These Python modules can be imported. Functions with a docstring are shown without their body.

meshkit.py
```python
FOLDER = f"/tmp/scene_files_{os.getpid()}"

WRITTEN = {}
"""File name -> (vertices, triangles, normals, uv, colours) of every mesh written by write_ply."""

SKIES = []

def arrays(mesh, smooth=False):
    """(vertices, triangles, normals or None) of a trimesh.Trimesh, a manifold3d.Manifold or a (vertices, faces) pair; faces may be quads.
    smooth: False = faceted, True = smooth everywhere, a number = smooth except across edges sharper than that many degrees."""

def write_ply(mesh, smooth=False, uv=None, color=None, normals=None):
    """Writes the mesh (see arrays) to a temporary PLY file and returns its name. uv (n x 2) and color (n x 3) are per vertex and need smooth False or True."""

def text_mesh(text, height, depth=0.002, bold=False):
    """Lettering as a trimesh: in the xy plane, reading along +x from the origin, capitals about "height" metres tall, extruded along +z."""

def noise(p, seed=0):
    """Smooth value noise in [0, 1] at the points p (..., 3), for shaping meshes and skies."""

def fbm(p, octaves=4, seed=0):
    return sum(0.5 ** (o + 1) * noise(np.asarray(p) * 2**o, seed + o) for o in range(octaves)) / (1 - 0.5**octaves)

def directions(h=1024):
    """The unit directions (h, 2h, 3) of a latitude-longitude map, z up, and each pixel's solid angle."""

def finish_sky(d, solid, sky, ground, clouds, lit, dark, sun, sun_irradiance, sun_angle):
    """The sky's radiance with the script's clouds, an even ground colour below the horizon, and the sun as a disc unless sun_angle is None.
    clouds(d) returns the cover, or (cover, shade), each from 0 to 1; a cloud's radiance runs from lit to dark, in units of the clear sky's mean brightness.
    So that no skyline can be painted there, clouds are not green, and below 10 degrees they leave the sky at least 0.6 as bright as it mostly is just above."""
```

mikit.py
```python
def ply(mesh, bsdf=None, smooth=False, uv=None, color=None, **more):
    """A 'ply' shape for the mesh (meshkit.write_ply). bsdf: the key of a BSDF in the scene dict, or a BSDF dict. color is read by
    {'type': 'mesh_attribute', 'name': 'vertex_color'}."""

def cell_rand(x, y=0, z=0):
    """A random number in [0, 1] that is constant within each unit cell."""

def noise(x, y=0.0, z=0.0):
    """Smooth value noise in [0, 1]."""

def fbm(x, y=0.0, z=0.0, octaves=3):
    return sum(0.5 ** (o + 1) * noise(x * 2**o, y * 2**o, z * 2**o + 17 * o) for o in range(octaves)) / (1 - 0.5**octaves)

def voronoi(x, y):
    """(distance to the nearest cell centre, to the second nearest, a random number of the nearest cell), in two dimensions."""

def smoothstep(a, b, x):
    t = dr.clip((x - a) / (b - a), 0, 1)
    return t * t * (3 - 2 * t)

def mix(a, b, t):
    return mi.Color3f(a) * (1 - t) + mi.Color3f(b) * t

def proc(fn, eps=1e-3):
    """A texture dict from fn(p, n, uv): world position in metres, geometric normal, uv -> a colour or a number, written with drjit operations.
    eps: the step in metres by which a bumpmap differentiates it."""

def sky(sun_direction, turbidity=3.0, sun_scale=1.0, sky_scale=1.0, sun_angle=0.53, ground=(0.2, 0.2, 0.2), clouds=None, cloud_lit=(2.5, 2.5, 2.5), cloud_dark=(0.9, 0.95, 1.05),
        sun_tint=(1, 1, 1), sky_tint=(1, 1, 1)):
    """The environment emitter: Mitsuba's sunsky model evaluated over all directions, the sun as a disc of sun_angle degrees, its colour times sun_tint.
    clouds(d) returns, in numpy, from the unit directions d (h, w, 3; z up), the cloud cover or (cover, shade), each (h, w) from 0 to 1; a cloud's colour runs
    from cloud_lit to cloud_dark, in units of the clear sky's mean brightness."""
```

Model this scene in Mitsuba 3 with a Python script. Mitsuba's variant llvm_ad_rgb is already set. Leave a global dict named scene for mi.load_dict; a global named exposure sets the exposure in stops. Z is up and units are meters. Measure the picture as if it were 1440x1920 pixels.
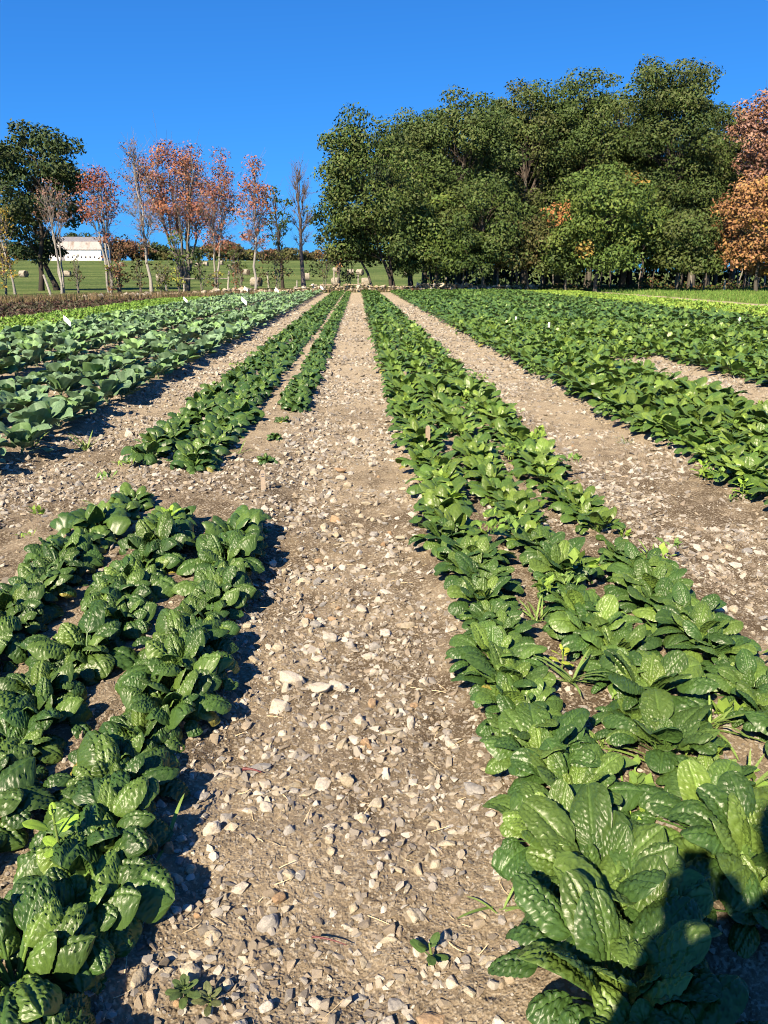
import math
import numpy as np
import trimesh
import manifold3d as m3
import drjit as dr
import mitsuba as mi
import mikit
import meshkit

T = mi.ScalarTransform4f
PI = math.pi
# ------------------------------------------------------------------ camera, sky, exposure
CAM = np.array([0.0, 0.0, 1.5])
F = 1440.0                      # focal length in pixels of the 1440 x 1920 photograph
HORIZON, VPX = 512.0, 670.0     # where the level horizon and the rows' vanishing point lie in it
PITCH = math.atan((960 - HORIZON) / F)
YAW = math.atan((720 - VPX) * math.cos(PITCH) / F)
FWD = np.array([math.sin(YAW) * math.cos(PITCH), math.cos(YAW) * math.cos(PITCH), -math.sin(PITCH)])
RIGHT = np.array([math.cos(YAW), -math.sin(YAW), 0.0])
UP = np.cross(RIGHT, FWD)

scene, labels = {}, {}
scene['camera'] = {'type': 'perspective', 'fov': math.degrees(2 * math.atan(720 / F)), 'fov_axis': 'x',
                   'near_clip': 0.02, 'far_clip': 5000.0,
                   'to_world': T().look_at(origin=CAM.tolist(), target=(CAM + FWD).tolist(), up=[0, 0, 1])}
SUN_AZ, SUN_EL = math.radians(28), math.radians(38)     # shadows fall forward and to the right
SUN = [-math.sin(SUN_AZ) * math.cos(SUN_EL), -math.cos(SUN_AZ) * math.cos(SUN_EL), math.sin(SUN_EL)]
scene['sky'] = mikit.sky(SUN, turbidity=3, sun_scale=1.6, sun_tint=(0.98, 1.0, 1.04), sky_scale=0.62, sky_tint=(0.23, 0.82, 1.6))
exposure = 2.35


# ------------------------------------------------------------------ helpers
ALBEDO = 0.62       # the palettes below are written for a pale, evenly lit look; this brings them to real reflectances


def ply(mesh, bsdf=None, smooth=False, color=None, **more):
    return mikit.ply(mesh, bsdf, smooth, color=None if color is None else np.asarray(color) * ALBEDO, **more)


def cproc(fn):
    def scaled(p, n, uv):
        return fn(p, n, uv) * ALBEDO
    return mikit.proc(scaled)


def ray(px, py):
    d = FWD + RIGHT * (px - 720) / F - UP * (py - 960) / F
    return d / np.linalg.norm(d)


def project(p):
    d = np.asarray(p, float) - CAM
    z = d @ FWD
    z = np.where(np.abs(z) < 1e-6, 1e-6, z)
    return 720 + F * (d @ RIGHT) / z, 960 - F * (d @ UP) / z, z


def at_y(px, py, Y):
    d = ray(px, py)
    return CAM + d * (Y / d[1])


def smooth01(a, b, x):
    t = np.clip((np.asarray(x, float) - a) / (b - a), 0, 1)
    return t * t * (3 - 2 * t)


def rgen(seed):
    return np.random.default_rng(seed)


def numbered(name):
    if name not in labels and name not in scene and not any(k.startswith(name + '__') for k in scene):
        return name
    i = COUNT.get(name, 0) + 1
    COUNT[name] = i
    return f'{name}_{i:03d}'


COUNT, TOPS = {}, set()


def thing(name, label=None, cat=None, group=None, kind=None):
    """A new top-level key."""
    if name in TOPS:
        COUNT[name] = COUNT.get(name, 0) + 1
        name = f'{name}_{COUNT[name]:03d}'
    TOPS.add(name)
    e = {k: v for k, v in (('label', label), ('category', cat), ('group', group), ('kind', kind)) if v}
    if e:
        labels[name] = e
    return name


def part(parent, name, shape, **tags):
    k = f'{parent}__{name}'
    i = 0
    while k in scene:
        i += 1
        k = f'{parent}__{name}_{i:03d}'
    scene[k] = shape
    if tags:
        labels[k] = tags
    return k


def paint(vf, col):
    return vf[0], vf[1], np.tile(np.asarray(col, float)[None], (len(vf[0]), 1))


def cat_mesh(parts):
    """[(v, f), ...] or [(v, f, c), ...] joined."""
    vs, fs, cs, n = [], [], [], 0
    for p in parts:
        vs.append(p[0]); fs.append(np.asarray(p[1]) + n); n += len(p[0])
        if len(p) > 2:
            cs.append(np.broadcast_to(p[2], (len(p[0]), 3)))
    return (np.vstack(vs), np.vstack(fs)) + ((np.vstack(cs),) if cs else ())


def tube(pts, radii, sides=6, cap=True):
    p = np.asarray(pts, float)
    r = np.broadcast_to(np.asarray(radii, float), (len(p),))
    t = np.gradient(p, axis=0)
    t /= np.linalg.norm(t, axis=1, keepdims=True) + 1e-12
    ref = np.array([1.0, 0, 0]) if abs(t[0, 0]) < 0.8 else np.array([0, 1.0, 0])
    a = np.cross(t, ref); a /= np.linalg.norm(a, axis=1, keepdims=True) + 1e-12
    b = np.cross(t, a)
    ang = np.arange(sides) * 2 * PI / sides
    v = (p[:, None] + r[:, None, None] * (np.cos(ang)[None, :, None] * a[:, None] + np.sin(ang)[None, :, None] * b[:, None])).reshape(-1, 3)
    i, j = np.meshgrid(np.arange(len(p) - 1), np.arange(sides), indexing='ij')
    q = np.stack([i * sides + j, i * sides + (j + 1) % sides, (i + 1) * sides + (j + 1) % sides, (i + 1) * sides + j], -1).reshape(-1, 4)
    f = np.vstack([q[:, [0, 2, 1]], q[:, [0, 3, 2]]])
    if cap:
        v = np.vstack([v, p[-1:], p[:1]])
        n = len(v)
        j = np.arange(sides)
        k = (len(p) - 1) * sides
        f = np.vstack([f, np.stack([k + (j + 1) % sides, k + j, j * 0 + n - 2], 1), np.stack([j, (j + 1) % sides, j * 0 + n - 1], 1)])
    return v, f


def bezier(a, b, c, n=6):
    t = np.linspace(0, 1, n)[:, None]
    return (1 - t) ** 2 * np.asarray(a) + 2 * t * (1 - t) * np.asarray(b) + t * t * np.asarray(c)


def box(x0, x1, y0, y1, z0, z1):
    m = trimesh.creation.box(bounds=[[x0, y0, z0], [x1, y1, z1]])
    return np.array(m.vertices), np.array(m.faces)


def rot(axis, a):
    return trimesh.transformations.rotation_matrix(a, axis)[:3, :3]


# ------------------------------------------------------------------ materials
VC = {'type': 'mesh_attribute', 'name': 'vertex_color'}


def rgb(*c):
    return {'type': 'rgb', 'value': list(c)}


def mat(name, bsdf):
    scene[name] = bsdf
    return name


def two(b):
    return {'type': 'twosided', 'bsdf': b}


mat('leaf_gloss', two({'type': 'principled', 'base_color': VC, 'roughness': 0.40, 'specular': 0.38}))
mat('leaf_dull', two({'type': 'principled', 'base_color': VC, 'roughness': 0.6, 'specular': 0.25}))
mat('tree_leaf', two({'type': 'principled', 'base_color': VC, 'roughness': 0.6, 'specular': 0.25}))
mat('stone_matte', two({'type': 'principled', 'base_color': VC, 'roughness': 0.9, 'specular': 0.2}))
mat('plain_matte', two({'type': 'principled', 'base_color': VC, 'roughness': 0.8, 'specular': 0.2}))


def stone_fn(c0, c1, c2):
    def fn(p, n, uv):
        a = mikit.fbm(p.x * 60, p.y * 60, p.z * 90, 3)
        b = mikit.noise(p.x * 9 + 3, p.y * 9, p.z * 14)
        c = mikit.noise(p.x * 420, p.y * 420, p.z * 420)
        return mikit.mix(mikit.mix(c0, c1, mikit.smoothstep(0.3, 0.75, b)), c2, mikit.smoothstep(0.45, 0.8, a) * 0.6) * (0.8 + 0.4 * c)
    return fn


def stone_bump(p, n, uv):
    return mikit.fbm(p.x * 110, p.y * 110, p.z * 150, 3)


for nm, cs in {'stone_tan': ((.52, .455, .325), (.60, .545, .415), (.36, .305, .21)), 'stone_pale': ((.60, .55, .45), (.68, .64, .54), (.45, .38, .28)),
               'stone_grey': ((.36, .35, .32), (.44, .42, .38), (.25, .24, .22)), 'stone_rust': ((.42, .29, .17), (.50, .36, .22), (.26, .17, .10))}.items():
    mat(nm, two({'type': 'bumpmap', 'arbitrary': {**mikit.proc(stone_bump)}, 'scale': 0.004,
                 'bsdf': {'type': 'principled', 'base_color': cproc(stone_fn(*cs)), 'roughness': 0.9, 'specular': 0.25}}))


# ------------------------------------------------------------------ terrain
TRACKS = [-6.95, -4.55, -2.2, -0.07, 2.25, 4.75, 7.3, 9.8]       # wheel tracks between the beds


def edge_y(X):
    """Where the ploughed field ends."""
    return np.interp(X, [-90, -45, -19, -9, -2, 20, 45, 100], [9, 18, 38, 52, 64, 70, 72, 74])


def terrain(X, Y):
    """Smooth lie of the land."""
    hill = 5.9 * np.clip((np.asarray(Y, float) - 115) / 180, 0, 1) ** 1.35
    return hill * (1 - 0.7 * smooth01(20, 90, X))


def bed_height(X):
    X = np.asarray(X, float)
    d = np.min([np.abs(X - t) for t in TRACKS], axis=0)
    h = 0.055 * smooth01(0.34, 0.62, d)
    return h * smooth01(-9, -7.5, X) * (1 - smooth01(11, 13, X))


def gz(X, Y):
    X, Y = np.asarray(X, float), np.asarray(Y, float)
    P = np.stack([X, Y, np.zeros_like(X)], -1)
    near = 1 - smooth01(25, 45, Y)
    d = np.min([np.abs(X - t) for t in TRACKS], axis=0)
    tread = 0.012 * np.sin(Y * 10.5 + 1.5 * np.sin(X * 5) + 6 * meshkit.noise(P * 0.8)) * (1 - smooth01(0.1, 0.33, d))
    rough = 0.05 * (meshkit.fbm(P * 2.3, 4, 3) - 0.5) + 0.022 * (meshkit.noise(P * 17, 9) - 0.5)
    return terrain(X, Y) + bed_height(X) + near * (tread + rough * (Y < 45))


def hit(px, py, zoff=0.0):
    """The point of the land under a pixel."""
    d = ray(px, py)
    t = np.geomspace(0.8, 900, 6000)
    P = CAM + d * t[:, None]
    below = np.nonzero(P[:, 2] < terrain(P[:, 0], P[:, 1]) + zoff)[0]
    return P[below[0]] if len(below) else P[-1]


def spaced(a, b, s0, grow):
    """From a to b, first step s0, steps growing by the factor."""
    out = [a]
    s = s0
    while out[-1] < b:
        out.append(out[-1] + s); s *= grow
    return np.array(out)


def sheet(xs, Yg, zf):
    X = np.broadcast_to(xs[:, None], Yg.shape)
    v = np.stack([X, Yg, zf(X, Yg)], -1).reshape(-1, 3)
    n, m = Yg.shape
    i, j = np.meshgrid(np.arange(n - 1), np.arange(m - 1), indexing='ij')
    q = np.stack([i * m + j, (i + 1) * m + j, (i + 1) * m + j + 1, i * m + j + 1], -1).reshape(-1, 4)
    return v, np.vstack([q[:, [0, 1, 2]], q[:, [0, 2, 3]]])


def soil_color(p, n, uv):
    x, y = p.x, p.y
    big = mikit.fbm(x * 1.3, y * 1.3, 0.0, 3)
    mid = mikit.fbm(x * 9, y * 9, 3.0, 3)
    fine = mikit.noise(x * 140, y * 140, 5.0)
    grit = mikit.noise(x * 420, y * 420, 1.0)
    damp, dry, crumb = (0.105, 0.078, 0.049), (0.31, 0.252, 0.172), (0.54, 0.48, 0.365)
    far = mikit.smoothstep(4.0, 14.0, y)
    c = mikit.mix(damp, dry, mikit.smoothstep(0.3, 0.72, big * 0.5 + mid * 0.5 + far * 0.22))
    c = mikit.mix(c, crumb, mikit.smoothstep(0.55, 0.85, fine) * 0.55 + mikit.smoothstep(0.6, 0.9, grit) * 0.3 + far * 0.25)
    grass = mikit.mix((0.10, 0.17, 0.035), (0.17, 0.22, 0.05), mikit.fbm(x * 0.9, y * 0.9, 1.0, 3))
    c = mikit.mix(c, grass, mikit.smoothstep(20.5, 21.5, x + mikit.noise(y * 0.8, x * 0.8) * 1.2))
    return c


def soil_bump(p, n, uv):
    return mikit.fbm(p.x * 60, p.y * 60, 0.0, 3) + 0.4 * mikit.noise(p.x * 300, p.y * 300, 0.0)


mat('soil', two({'type': 'bumpmap', 'arbitrary': mikit.proc(soil_bump, 2e-3), 'scale': 0.012,
                 'bsdf': {'type': 'principled', 'base_color': cproc(soil_color), 'roughness': 0.95, 'specular': 0.15}}))


def meadow_color(p, n, uv):
    a = mikit.fbm(p.x * 0.05, p.y * 0.14, 0.0, 4)
    b = mikit.fbm(p.x * 1.4, p.y * 0.8, 2.0, 3)
    c = mikit.mix((0.055, 0.09, 0.026), (0.095, 0.13, 0.042), mikit.smoothstep(0.3, 0.7, a))
    return mikit.mix(c, (0.13, 0.15, 0.06), mikit.smoothstep(0.45, 0.85, b) * 0.4)


mat('meadow', two({'type': 'principled', 'base_color': cproc(meadow_color), 'roughness': 0.95, 'specular': 0.1}))

xr = spaced(3.6, 120, 0.03, 1.05)
xl = -spaced(2.9, 100, 0.03, 1.05)[::-1]
xs = np.concatenate([xl, np.arange(-2.88, 3.59, 0.033), xr])
ys = np.concatenate([[-6, -3, -1, 0, 0.4], np.arange(0.6, 6.5, 0.031), spaced(6.52, 62, 0.028, 1.014)])
ys = np.append(ys[ys < 63.4], 64.0)
Yg = ys[None, :] * np.where(ys > 6, 1, 1)[None, :] + (edge_y(xs)[:, None] - 64.0) * (np.clip(ys, 0, 64)[None, :] / 64.0) ** 1.0
thing('field_soil', kind='structure')
scene['field_soil'] = ply(sheet(xs, Yg, gz), 'soil', smooth=True)
ms = np.concatenate([-spaced(60, 1500, 10, 1.25)[::-1], np.arange(-58, 100, 2.5), spaced(100, 1500, 8, 1.25)])
mt = np.concatenate([[0], spaced(1.0, 320, 1.0, 1.03), [400, 600, 1200, 3000]])
Ym = edge_y(ms)[:, None] + mt[None, :]
thing('hay_meadow', kind='structure')
scene['hay_meadow'] = ply(sheet(ms, Ym, lambda X, Y: terrain(X, Y)), 'meadow', smooth=True)

# ------------------------------------------------------------------ leafy plants
def blade(L, W, petiole, nl, nw, th0, bend, cup, savoy, ruffle, seed, base, tip, rib, wide=0.46, round_=0.6, roll=0.0, az=0.0, pet_bend=0.3, pw=0.0035, veins=6.5, side=0.0):
    """One leaf with its stalk, from the origin outwards. th0: the stalk's rise; bend: how far the blade arches over; returns v, f, colours."""
    r = rgen(seed)
    npet = 3 if nl > 6 else 1
    tp = np.linspace(0, 1, npet + 1)[:-1] if petiole > 0 else np.array([])
    tb = np.linspace(0, 1, nl + 1)
    n = len(tp) + len(tb)
    # curve of the midrib
    ang = np.concatenate([th0 - pet_bend * bend * tp, th0 - pet_bend * bend - (1 - pet_bend) * bend * tb ** 1.1])
    seg = np.concatenate([np.full(len(tp), petiole / max(1, len(tp))), np.full(len(tb), L / nl)])
    mid = np.zeros((n, 2))
    for i in range(1, n):
        a = 0.5 * (ang[i - 1] + ang[i])
        mid[i] = mid[i - 1] + seg[i - 1] * np.array([math.cos(a), math.sin(a)])
    tq = np.clip(tb, 0, 1)
    e = math.log(0.5) / math.log(wide)
    tw = tq ** e
    prof = np.maximum(1 - np.abs(2 * tw - 1) ** 2.6, 0) ** (round_ - 0.08)
    prof = np.where(tq <= 0, 0.02, prof)
    hw = np.concatenate([np.full(len(tp), pw), np.maximum(prof * W / 2, pw * 0.8)])
    hw[-1] = W * 0.01
    s = np.linspace(-1, 1, nw + 1)
    t_all = np.concatenate([np.zeros(len(tp)), tb])
    isb = np.concatenate([np.zeros(len(tp)), np.minimum(1, np.sin(PI * np.clip(tb, 0, 1)) ** 0.5 + 0.0)])
    S, TT = np.meshgrid(s, t_all)
    B = np.broadcast_to(isb[:, None], S.shape)
    H = np.broadcast_to(hw[:, None], S.shape)
    aS = np.abs(S)
    wig = r.uniform(-1, 1)
    z = cup * aS ** 1.8 * H - 0.07 * W * np.exp(-(S / 0.13) ** 2) * B * 0.38
    q = TT * veins - aS * 2.3 + (0.45 * (S > 0)) + 0.5 * wig
    if savoy > 0:
        # blisters between the net of veins: cells of a jittered lattice, drawn out along the side veins
        cell = 0.0115 if nl > 20 else 0.022
        gx, gy = S * H / (cell * 1.15) + 50, (TT * L - np.abs(S) * H * 0.75) / cell + 50
        f1, f2 = np.full(S.shape, 9.0), np.full(S.shape, 9.0)
        jit = rgen(seed + 5).uniform(0.1, 0.9, (110, 110, 3))
        for da in (-1, 0, 1):
            for db in (-1, 0, 1):
                ix, iy = np.floor(gx).astype(int) + da, np.floor(gy).astype(int) + db
                dd = np.hypot(ix + jit[ix % 110, iy % 110, 0] - gx, iy + jit[ix % 110, iy % 110, 1] - gy) * (0.8 + 0.4 * jit[ix % 110, iy % 110, 2])
                f2 = np.where(dd < f1, f1, np.minimum(f2, dd)); f1 = np.minimum(f1, dd)
        bl = np.clip((f2 - f1) / 0.55, 0, 1) ** 0.65
        z = z + savoy * bl * B * np.minimum(1, aS * 6) * (1 - 0.5 * aS ** 6)
        P = np.stack([S * 3 + seed * 1.7, TT * 4 + seed * 0.37, np.full_like(S, seed * 0.11)], -1)
        z = z + 0.05 * W * (meshkit.noise(P, seed % 97) - 0.5) * B
    z = z + ruffle * W * aS ** 3 * np.sin(TT * (7 + 3 * wig) + 5 * wig + (S > 0) * 1.9) * B
    xlat = S * H * (1 - 0.10 * np.abs(cup) * aS)
    A = np.broadcast_to(ang[:, None], S.shape)
    rad = np.broadcast_to(mid[:, :1], S.shape) - z * np.sin(A)
    hgt = np.broadcast_to(mid[:, 1:], S.shape) + z * np.cos(A)
    if roll:
        rl = roll * np.broadcast_to(np.concatenate([np.zeros(len(tp)), tb])[:, None], S.shape)
        hgt, xlat = hgt + xlat * np.sin(rl), xlat * np.cos(rl)
    xlat = xlat + side * np.broadcast_to((mid[:, :1] / (mid[-1, 0] + 1e-6)) ** 2, S.shape) * L
    ca, sa = math.cos(az), math.sin(az)
    v = np.stack([rad * ca - xlat * sa, rad * sa + xlat * ca, hgt], -1).reshape(-1, 3)
    # colours: midrib and side veins paler, blade from base to tip
    vein = np.exp(-(S / 0.07) ** 2)
    lat = np.clip(1 - np.abs(((q + 0.5) % 1) - 0.5) / 0.13, 0, 1) * (aS < 0.92) * 0.55
    k = np.clip(np.maximum(vein, lat) * B * 0.8 + (1 - np.minimum(1, B * 3)) * 0.8, 0, 1)[..., None]
    tt = TT[..., None]
    c = (np.asarray(base) * (1 - tt) + np.asarray(tip) * tt)
    c = c * (0.88 + 0.24 * meshkit.noise(np.stack([S * 3 + seed, TT * 5, S * 0], -1))[..., None])
    c = c * (1 - k) + np.asarray(rib) * k
    m = nw + 1
    i, j = np.meshgrid(np.arange(n - 1), np.arange(nw), indexing='ij')
    qd = np.stack([i * m + j, i * m + j + 1, (i + 1) * m + j + 1, (i + 1) * m + j], -1).reshape(-1, 4)
    f = np.vstack([qd[:, [0, 2, 1]], qd[:, [0, 3, 2]]])
    return v, f, c.reshape(-1, 3)


GOLD = PI * (3 - 5 ** 0.5)


def spinach_leaves(seed, lod, style):
    """Leaves of one spinach plant. style 'savoy': big domed crinkled leaves; 'flat': more upright, smoother and longer."""
    r = rgen(seed)
    nl, nw, nleaf = [(30, 22, 31), (13, 9, 28), (5, 4, 20), (3, 2, 15)][lod]
    out = []
    tone = r.uniform(0.85, 1.15)
    for i in range(nleaf):
        a = (i + 0.5) / nleaf
        az = i * GOLD + r.uniform(-0.4, 0.4)
        big = math.sin(PI * (0.18 + 0.62 * a)) ** 1.2
        if style == 'savoy':
            L = 0.112 * big * r.uniform(0.75, 1.25)
            W = L * r.uniform(0.76, 0.94)
            th0 = math.radians(80 - 52 * a + r.uniform(-12, 12))
            bend = math.radians(52 + 74 * a + r.uniform(-24, 24))
            pet = 0.035 + 0.09 * a * r.uniform(0.7, 1.25)
            cup, sav, ruf = r.uniform(-0.85, -0.2), 0.0088 * (L / 0.13) ** .5, r.uniform(0.02, 0.06)
        else:
            L = 0.116 * big * r.uniform(0.72, 1.25)
            W = L * r.uniform(0.64, 0.84)
            th0 = math.radians(80 - 50 * a + r.uniform(-12, 12))
            bend = math.radians(34 + 64 * a + r.uniform(-24, 24))
            pet = 0.035 + 0.09 * a * r.uniform(0.7, 1.25)
            cup, sav, ruf = r.uniform(-0.5, 0.15), 0.0082 * (L / 0.13) ** .5, r.uniform(0.02, 0.05)
        dark, light = np.array([0.046, 0.106, 0.025]), np.array([0.150, 0.250, 0.048])
        if style == 'flat' and lod and seed % 17 % 3 == 1:
            dark, light = dark * [1.5, 1.35, 1.1], light * [1.25, 1.15, 1]
        young = np.clip(0.5 - 0.75 * a + r.normal(0, 0.27), 0, 1)
        base = (dark * (1 - young) + light * young) * tone * r.uniform(0.85, 1.15)
        if style == 'flat':
            base = base * np.array([1.25, 1.2, 1.2])
        if a > .7 and r.random() < .035:
            base = np.array([.30, .28, .06])
        v, f, c = blade(L, W, pet, nl, nw, th0, bend, cup, sav if lod < 2 else 0, ruf, seed * 100 + i, base, base * np.array([1.05, 1.02, 0.95]), base * 1.45 + np.array([.03, .045, .012]),
                        roll=r.uniform(-0.5, 0.5), az=az, side=r.uniform(-.12, .12))
        v = v + np.array([math.cos(az), math.sin(az), 0]) * 0.008 + np.array([0, 0, 0.004])
        v[:, 2] = np.where(v[:, 2] < 0.006, 0.006 + 0.08 * (v[:, 2] - 0.006) + 0.004 * r.random(), v[:, 2])
        out.append((v, f, c))
    return out


def brassica_leaves(seed, lod):
    r = rgen(seed)
    nl, nw, nleaf = [(14, 12, 13), (8, 6, 12), (4, 4, 10), (2, 2, 8)][lod]
    out = []
    tone = r.uniform(0.88, 1.12)
    for i in range(nleaf):
        a = (i + 0.5) / nleaf
        az = i * GOLD + r.uniform(-0.4, 0.4)
        L = 0.22 * math.sin(PI * (0.2 + 0.55 * a)) * r.uniform(0.8, 1.15)
        W = L * r.uniform(0.75, 0.95)
        th0 = math.radians(84 - 40 * a + r.uniform(-10, 10))
        bend = math.radians(12 + 50 * a + r.uniform(-15, 15))
        base = np.array([0.15, 0.262, 0.128]) * tone * r.uniform(0.82, 1.18)
        if r.random() < 0.25:
            base = base * np.array([1.15, 1.2, 0.8])
        v, f, c = blade(L, W, 0.03 + 0.07 * a, nl, nw, th0, bend, r.uniform(-0.25, 0.45), 0.006 if lod < 2 else 0, r.uniform(0.07, 0.15), seed * 100 + i, base, base * 1.03, base * 1.6 + 0.08,
                        wide=0.52, round_=0.5, roll=r.uniform(-0.4, 0.4), az=az, pw=0.005, veins=5)
        v = v + np.array([0, 0, 0.015 + 0.035 * (1 - a)])
        v[:, 2] = np.maximum(v[:, 2], 0.008)
        out.append((v, f, c))
    out.append(paint(tube([[0, 0, -.03], [0.004, 0, 0.02], [0, 0.003, 0.06]], [0.013, 0.012, 0.008], 6), [0.22, 0.28, 0.16]))
    return out


def clump_leaves(seed, n, size, col, var, spread=0.11, h=0.10):
    """A small head of salad greens far off."""
    r = rgen(seed)
    out = []
    for i in range(n):
        L = size * r.uniform(0.7, 1.3)
        base = np.asarray(col) * (1 + r.normal(0, var))
        v, f, c = blade(L, L * r.uniform(0.5, 0.8), 0.02, 2, 2, math.radians(r.uniform(35, 85)), math.radians(r.uniform(10, 60)), 0, 0, 0.05, seed * 50 + i, base, base * 1.1, base * 1.2, az=r.uniform(0, 2 * PI))
        v = v + np.array([r.normal(0, spread * 0.5), r.normal(0, spread * 0.5), r.uniform(0, h * 0.3)])
        out.append((v, f, c))
    return out


def group_of(name, leaves, bsdf, split=True, stem_last=False):
    g = {'type': 'shapegroup'}
    if split:
        for i, (v, f, c) in enumerate(leaves):
            nm = 'stem' if stem_last and i == len(leaves) - 1 else 'leaf' if i == 0 else f'leaf_{i:03d}'
            g[nm] = ply((v, f), bsdf, smooth=True, color=np.clip(c, 0, 1))
    else:
        v, f, c = cat_mesh(leaves)
        g['leaf'] = ply((v, f), bsdf, smooth=True, color=np.clip(c, 0, 1))
    scene[name] = g
    return name


def place(x, y, z, rz=0.0, s=1.0, tilt=(0, 0), sz=None):
    return T().translate([float(x), float(y), float(z)]).rotate([1, 0, 0], float(tilt[0])).rotate([0, 1, 0], float(tilt[1])).rotate([0, 0, 1], math.degrees(rz)).scale([float(s), float(s), float(s if sz is None else sz)])


def instance(group, m):
    return {'type': 'instance', 'shape': {'type': 'ref', 'id': group}, 'to_world': m}


def in_view(P, margin=60):
    u, v, z = project(P)
    return (z > 0.3) & (u > -margin) & (u < 1440 + margin) & (v < 1920 + margin * 1.5)


SG, NVAR = {}, {0: 13, 1: 10, 2: 8, 3: 8}
for style in ('savoy', 'flat'):
    for lod in (0, 1, 2, 3):
        for k in range(NVAR[lod]):
            for split in ((True, False) if lod < 2 else (False,)):
                SG[style, lod, k, split] = group_of(f'group_spinach_{style}_{lod}_{k}_{int(split)}', spinach_leaves(1000 * lod + 17 * k + (500 if style == 'flat' else 0), lod, style), 'leaf_gloss', split)
BG = {}
for lod in (0, 1, 2, 3):
    for k in range(5):
        BG[lod, k] = group_of(f'group_brassica_{lod}_{k}', brassica_leaves(7000 + 100 * lod + k, lod), 'leaf_dull', lod < 2, True)

def ordinal(k):
    if k == 1:
        return ''
    small = 'zeroth first second third fourth fifth sixth seventh eighth ninth tenth eleventh twelfth thirteenth fourteenth fifteenth sixteenth seventeenth eighteenth nineteenth'.split()
    if k < 20:
        return small[k] + ' '
    tens = 'twenty thirty forty fifty sixty seventy eighty ninety'.split()[k // 10 - 2]
    return (tens[:-1] + 'ieth ' if k % 10 == 0 else f'{tens}-{small[k % 10]} ')


ORD = 'nearest,second,third,fourth,fifth,sixth,seventh,eighth,ninth,tenth,eleventh,twelfth,thirteenth,fourteenth,fifteenth'.split(',')
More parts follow.
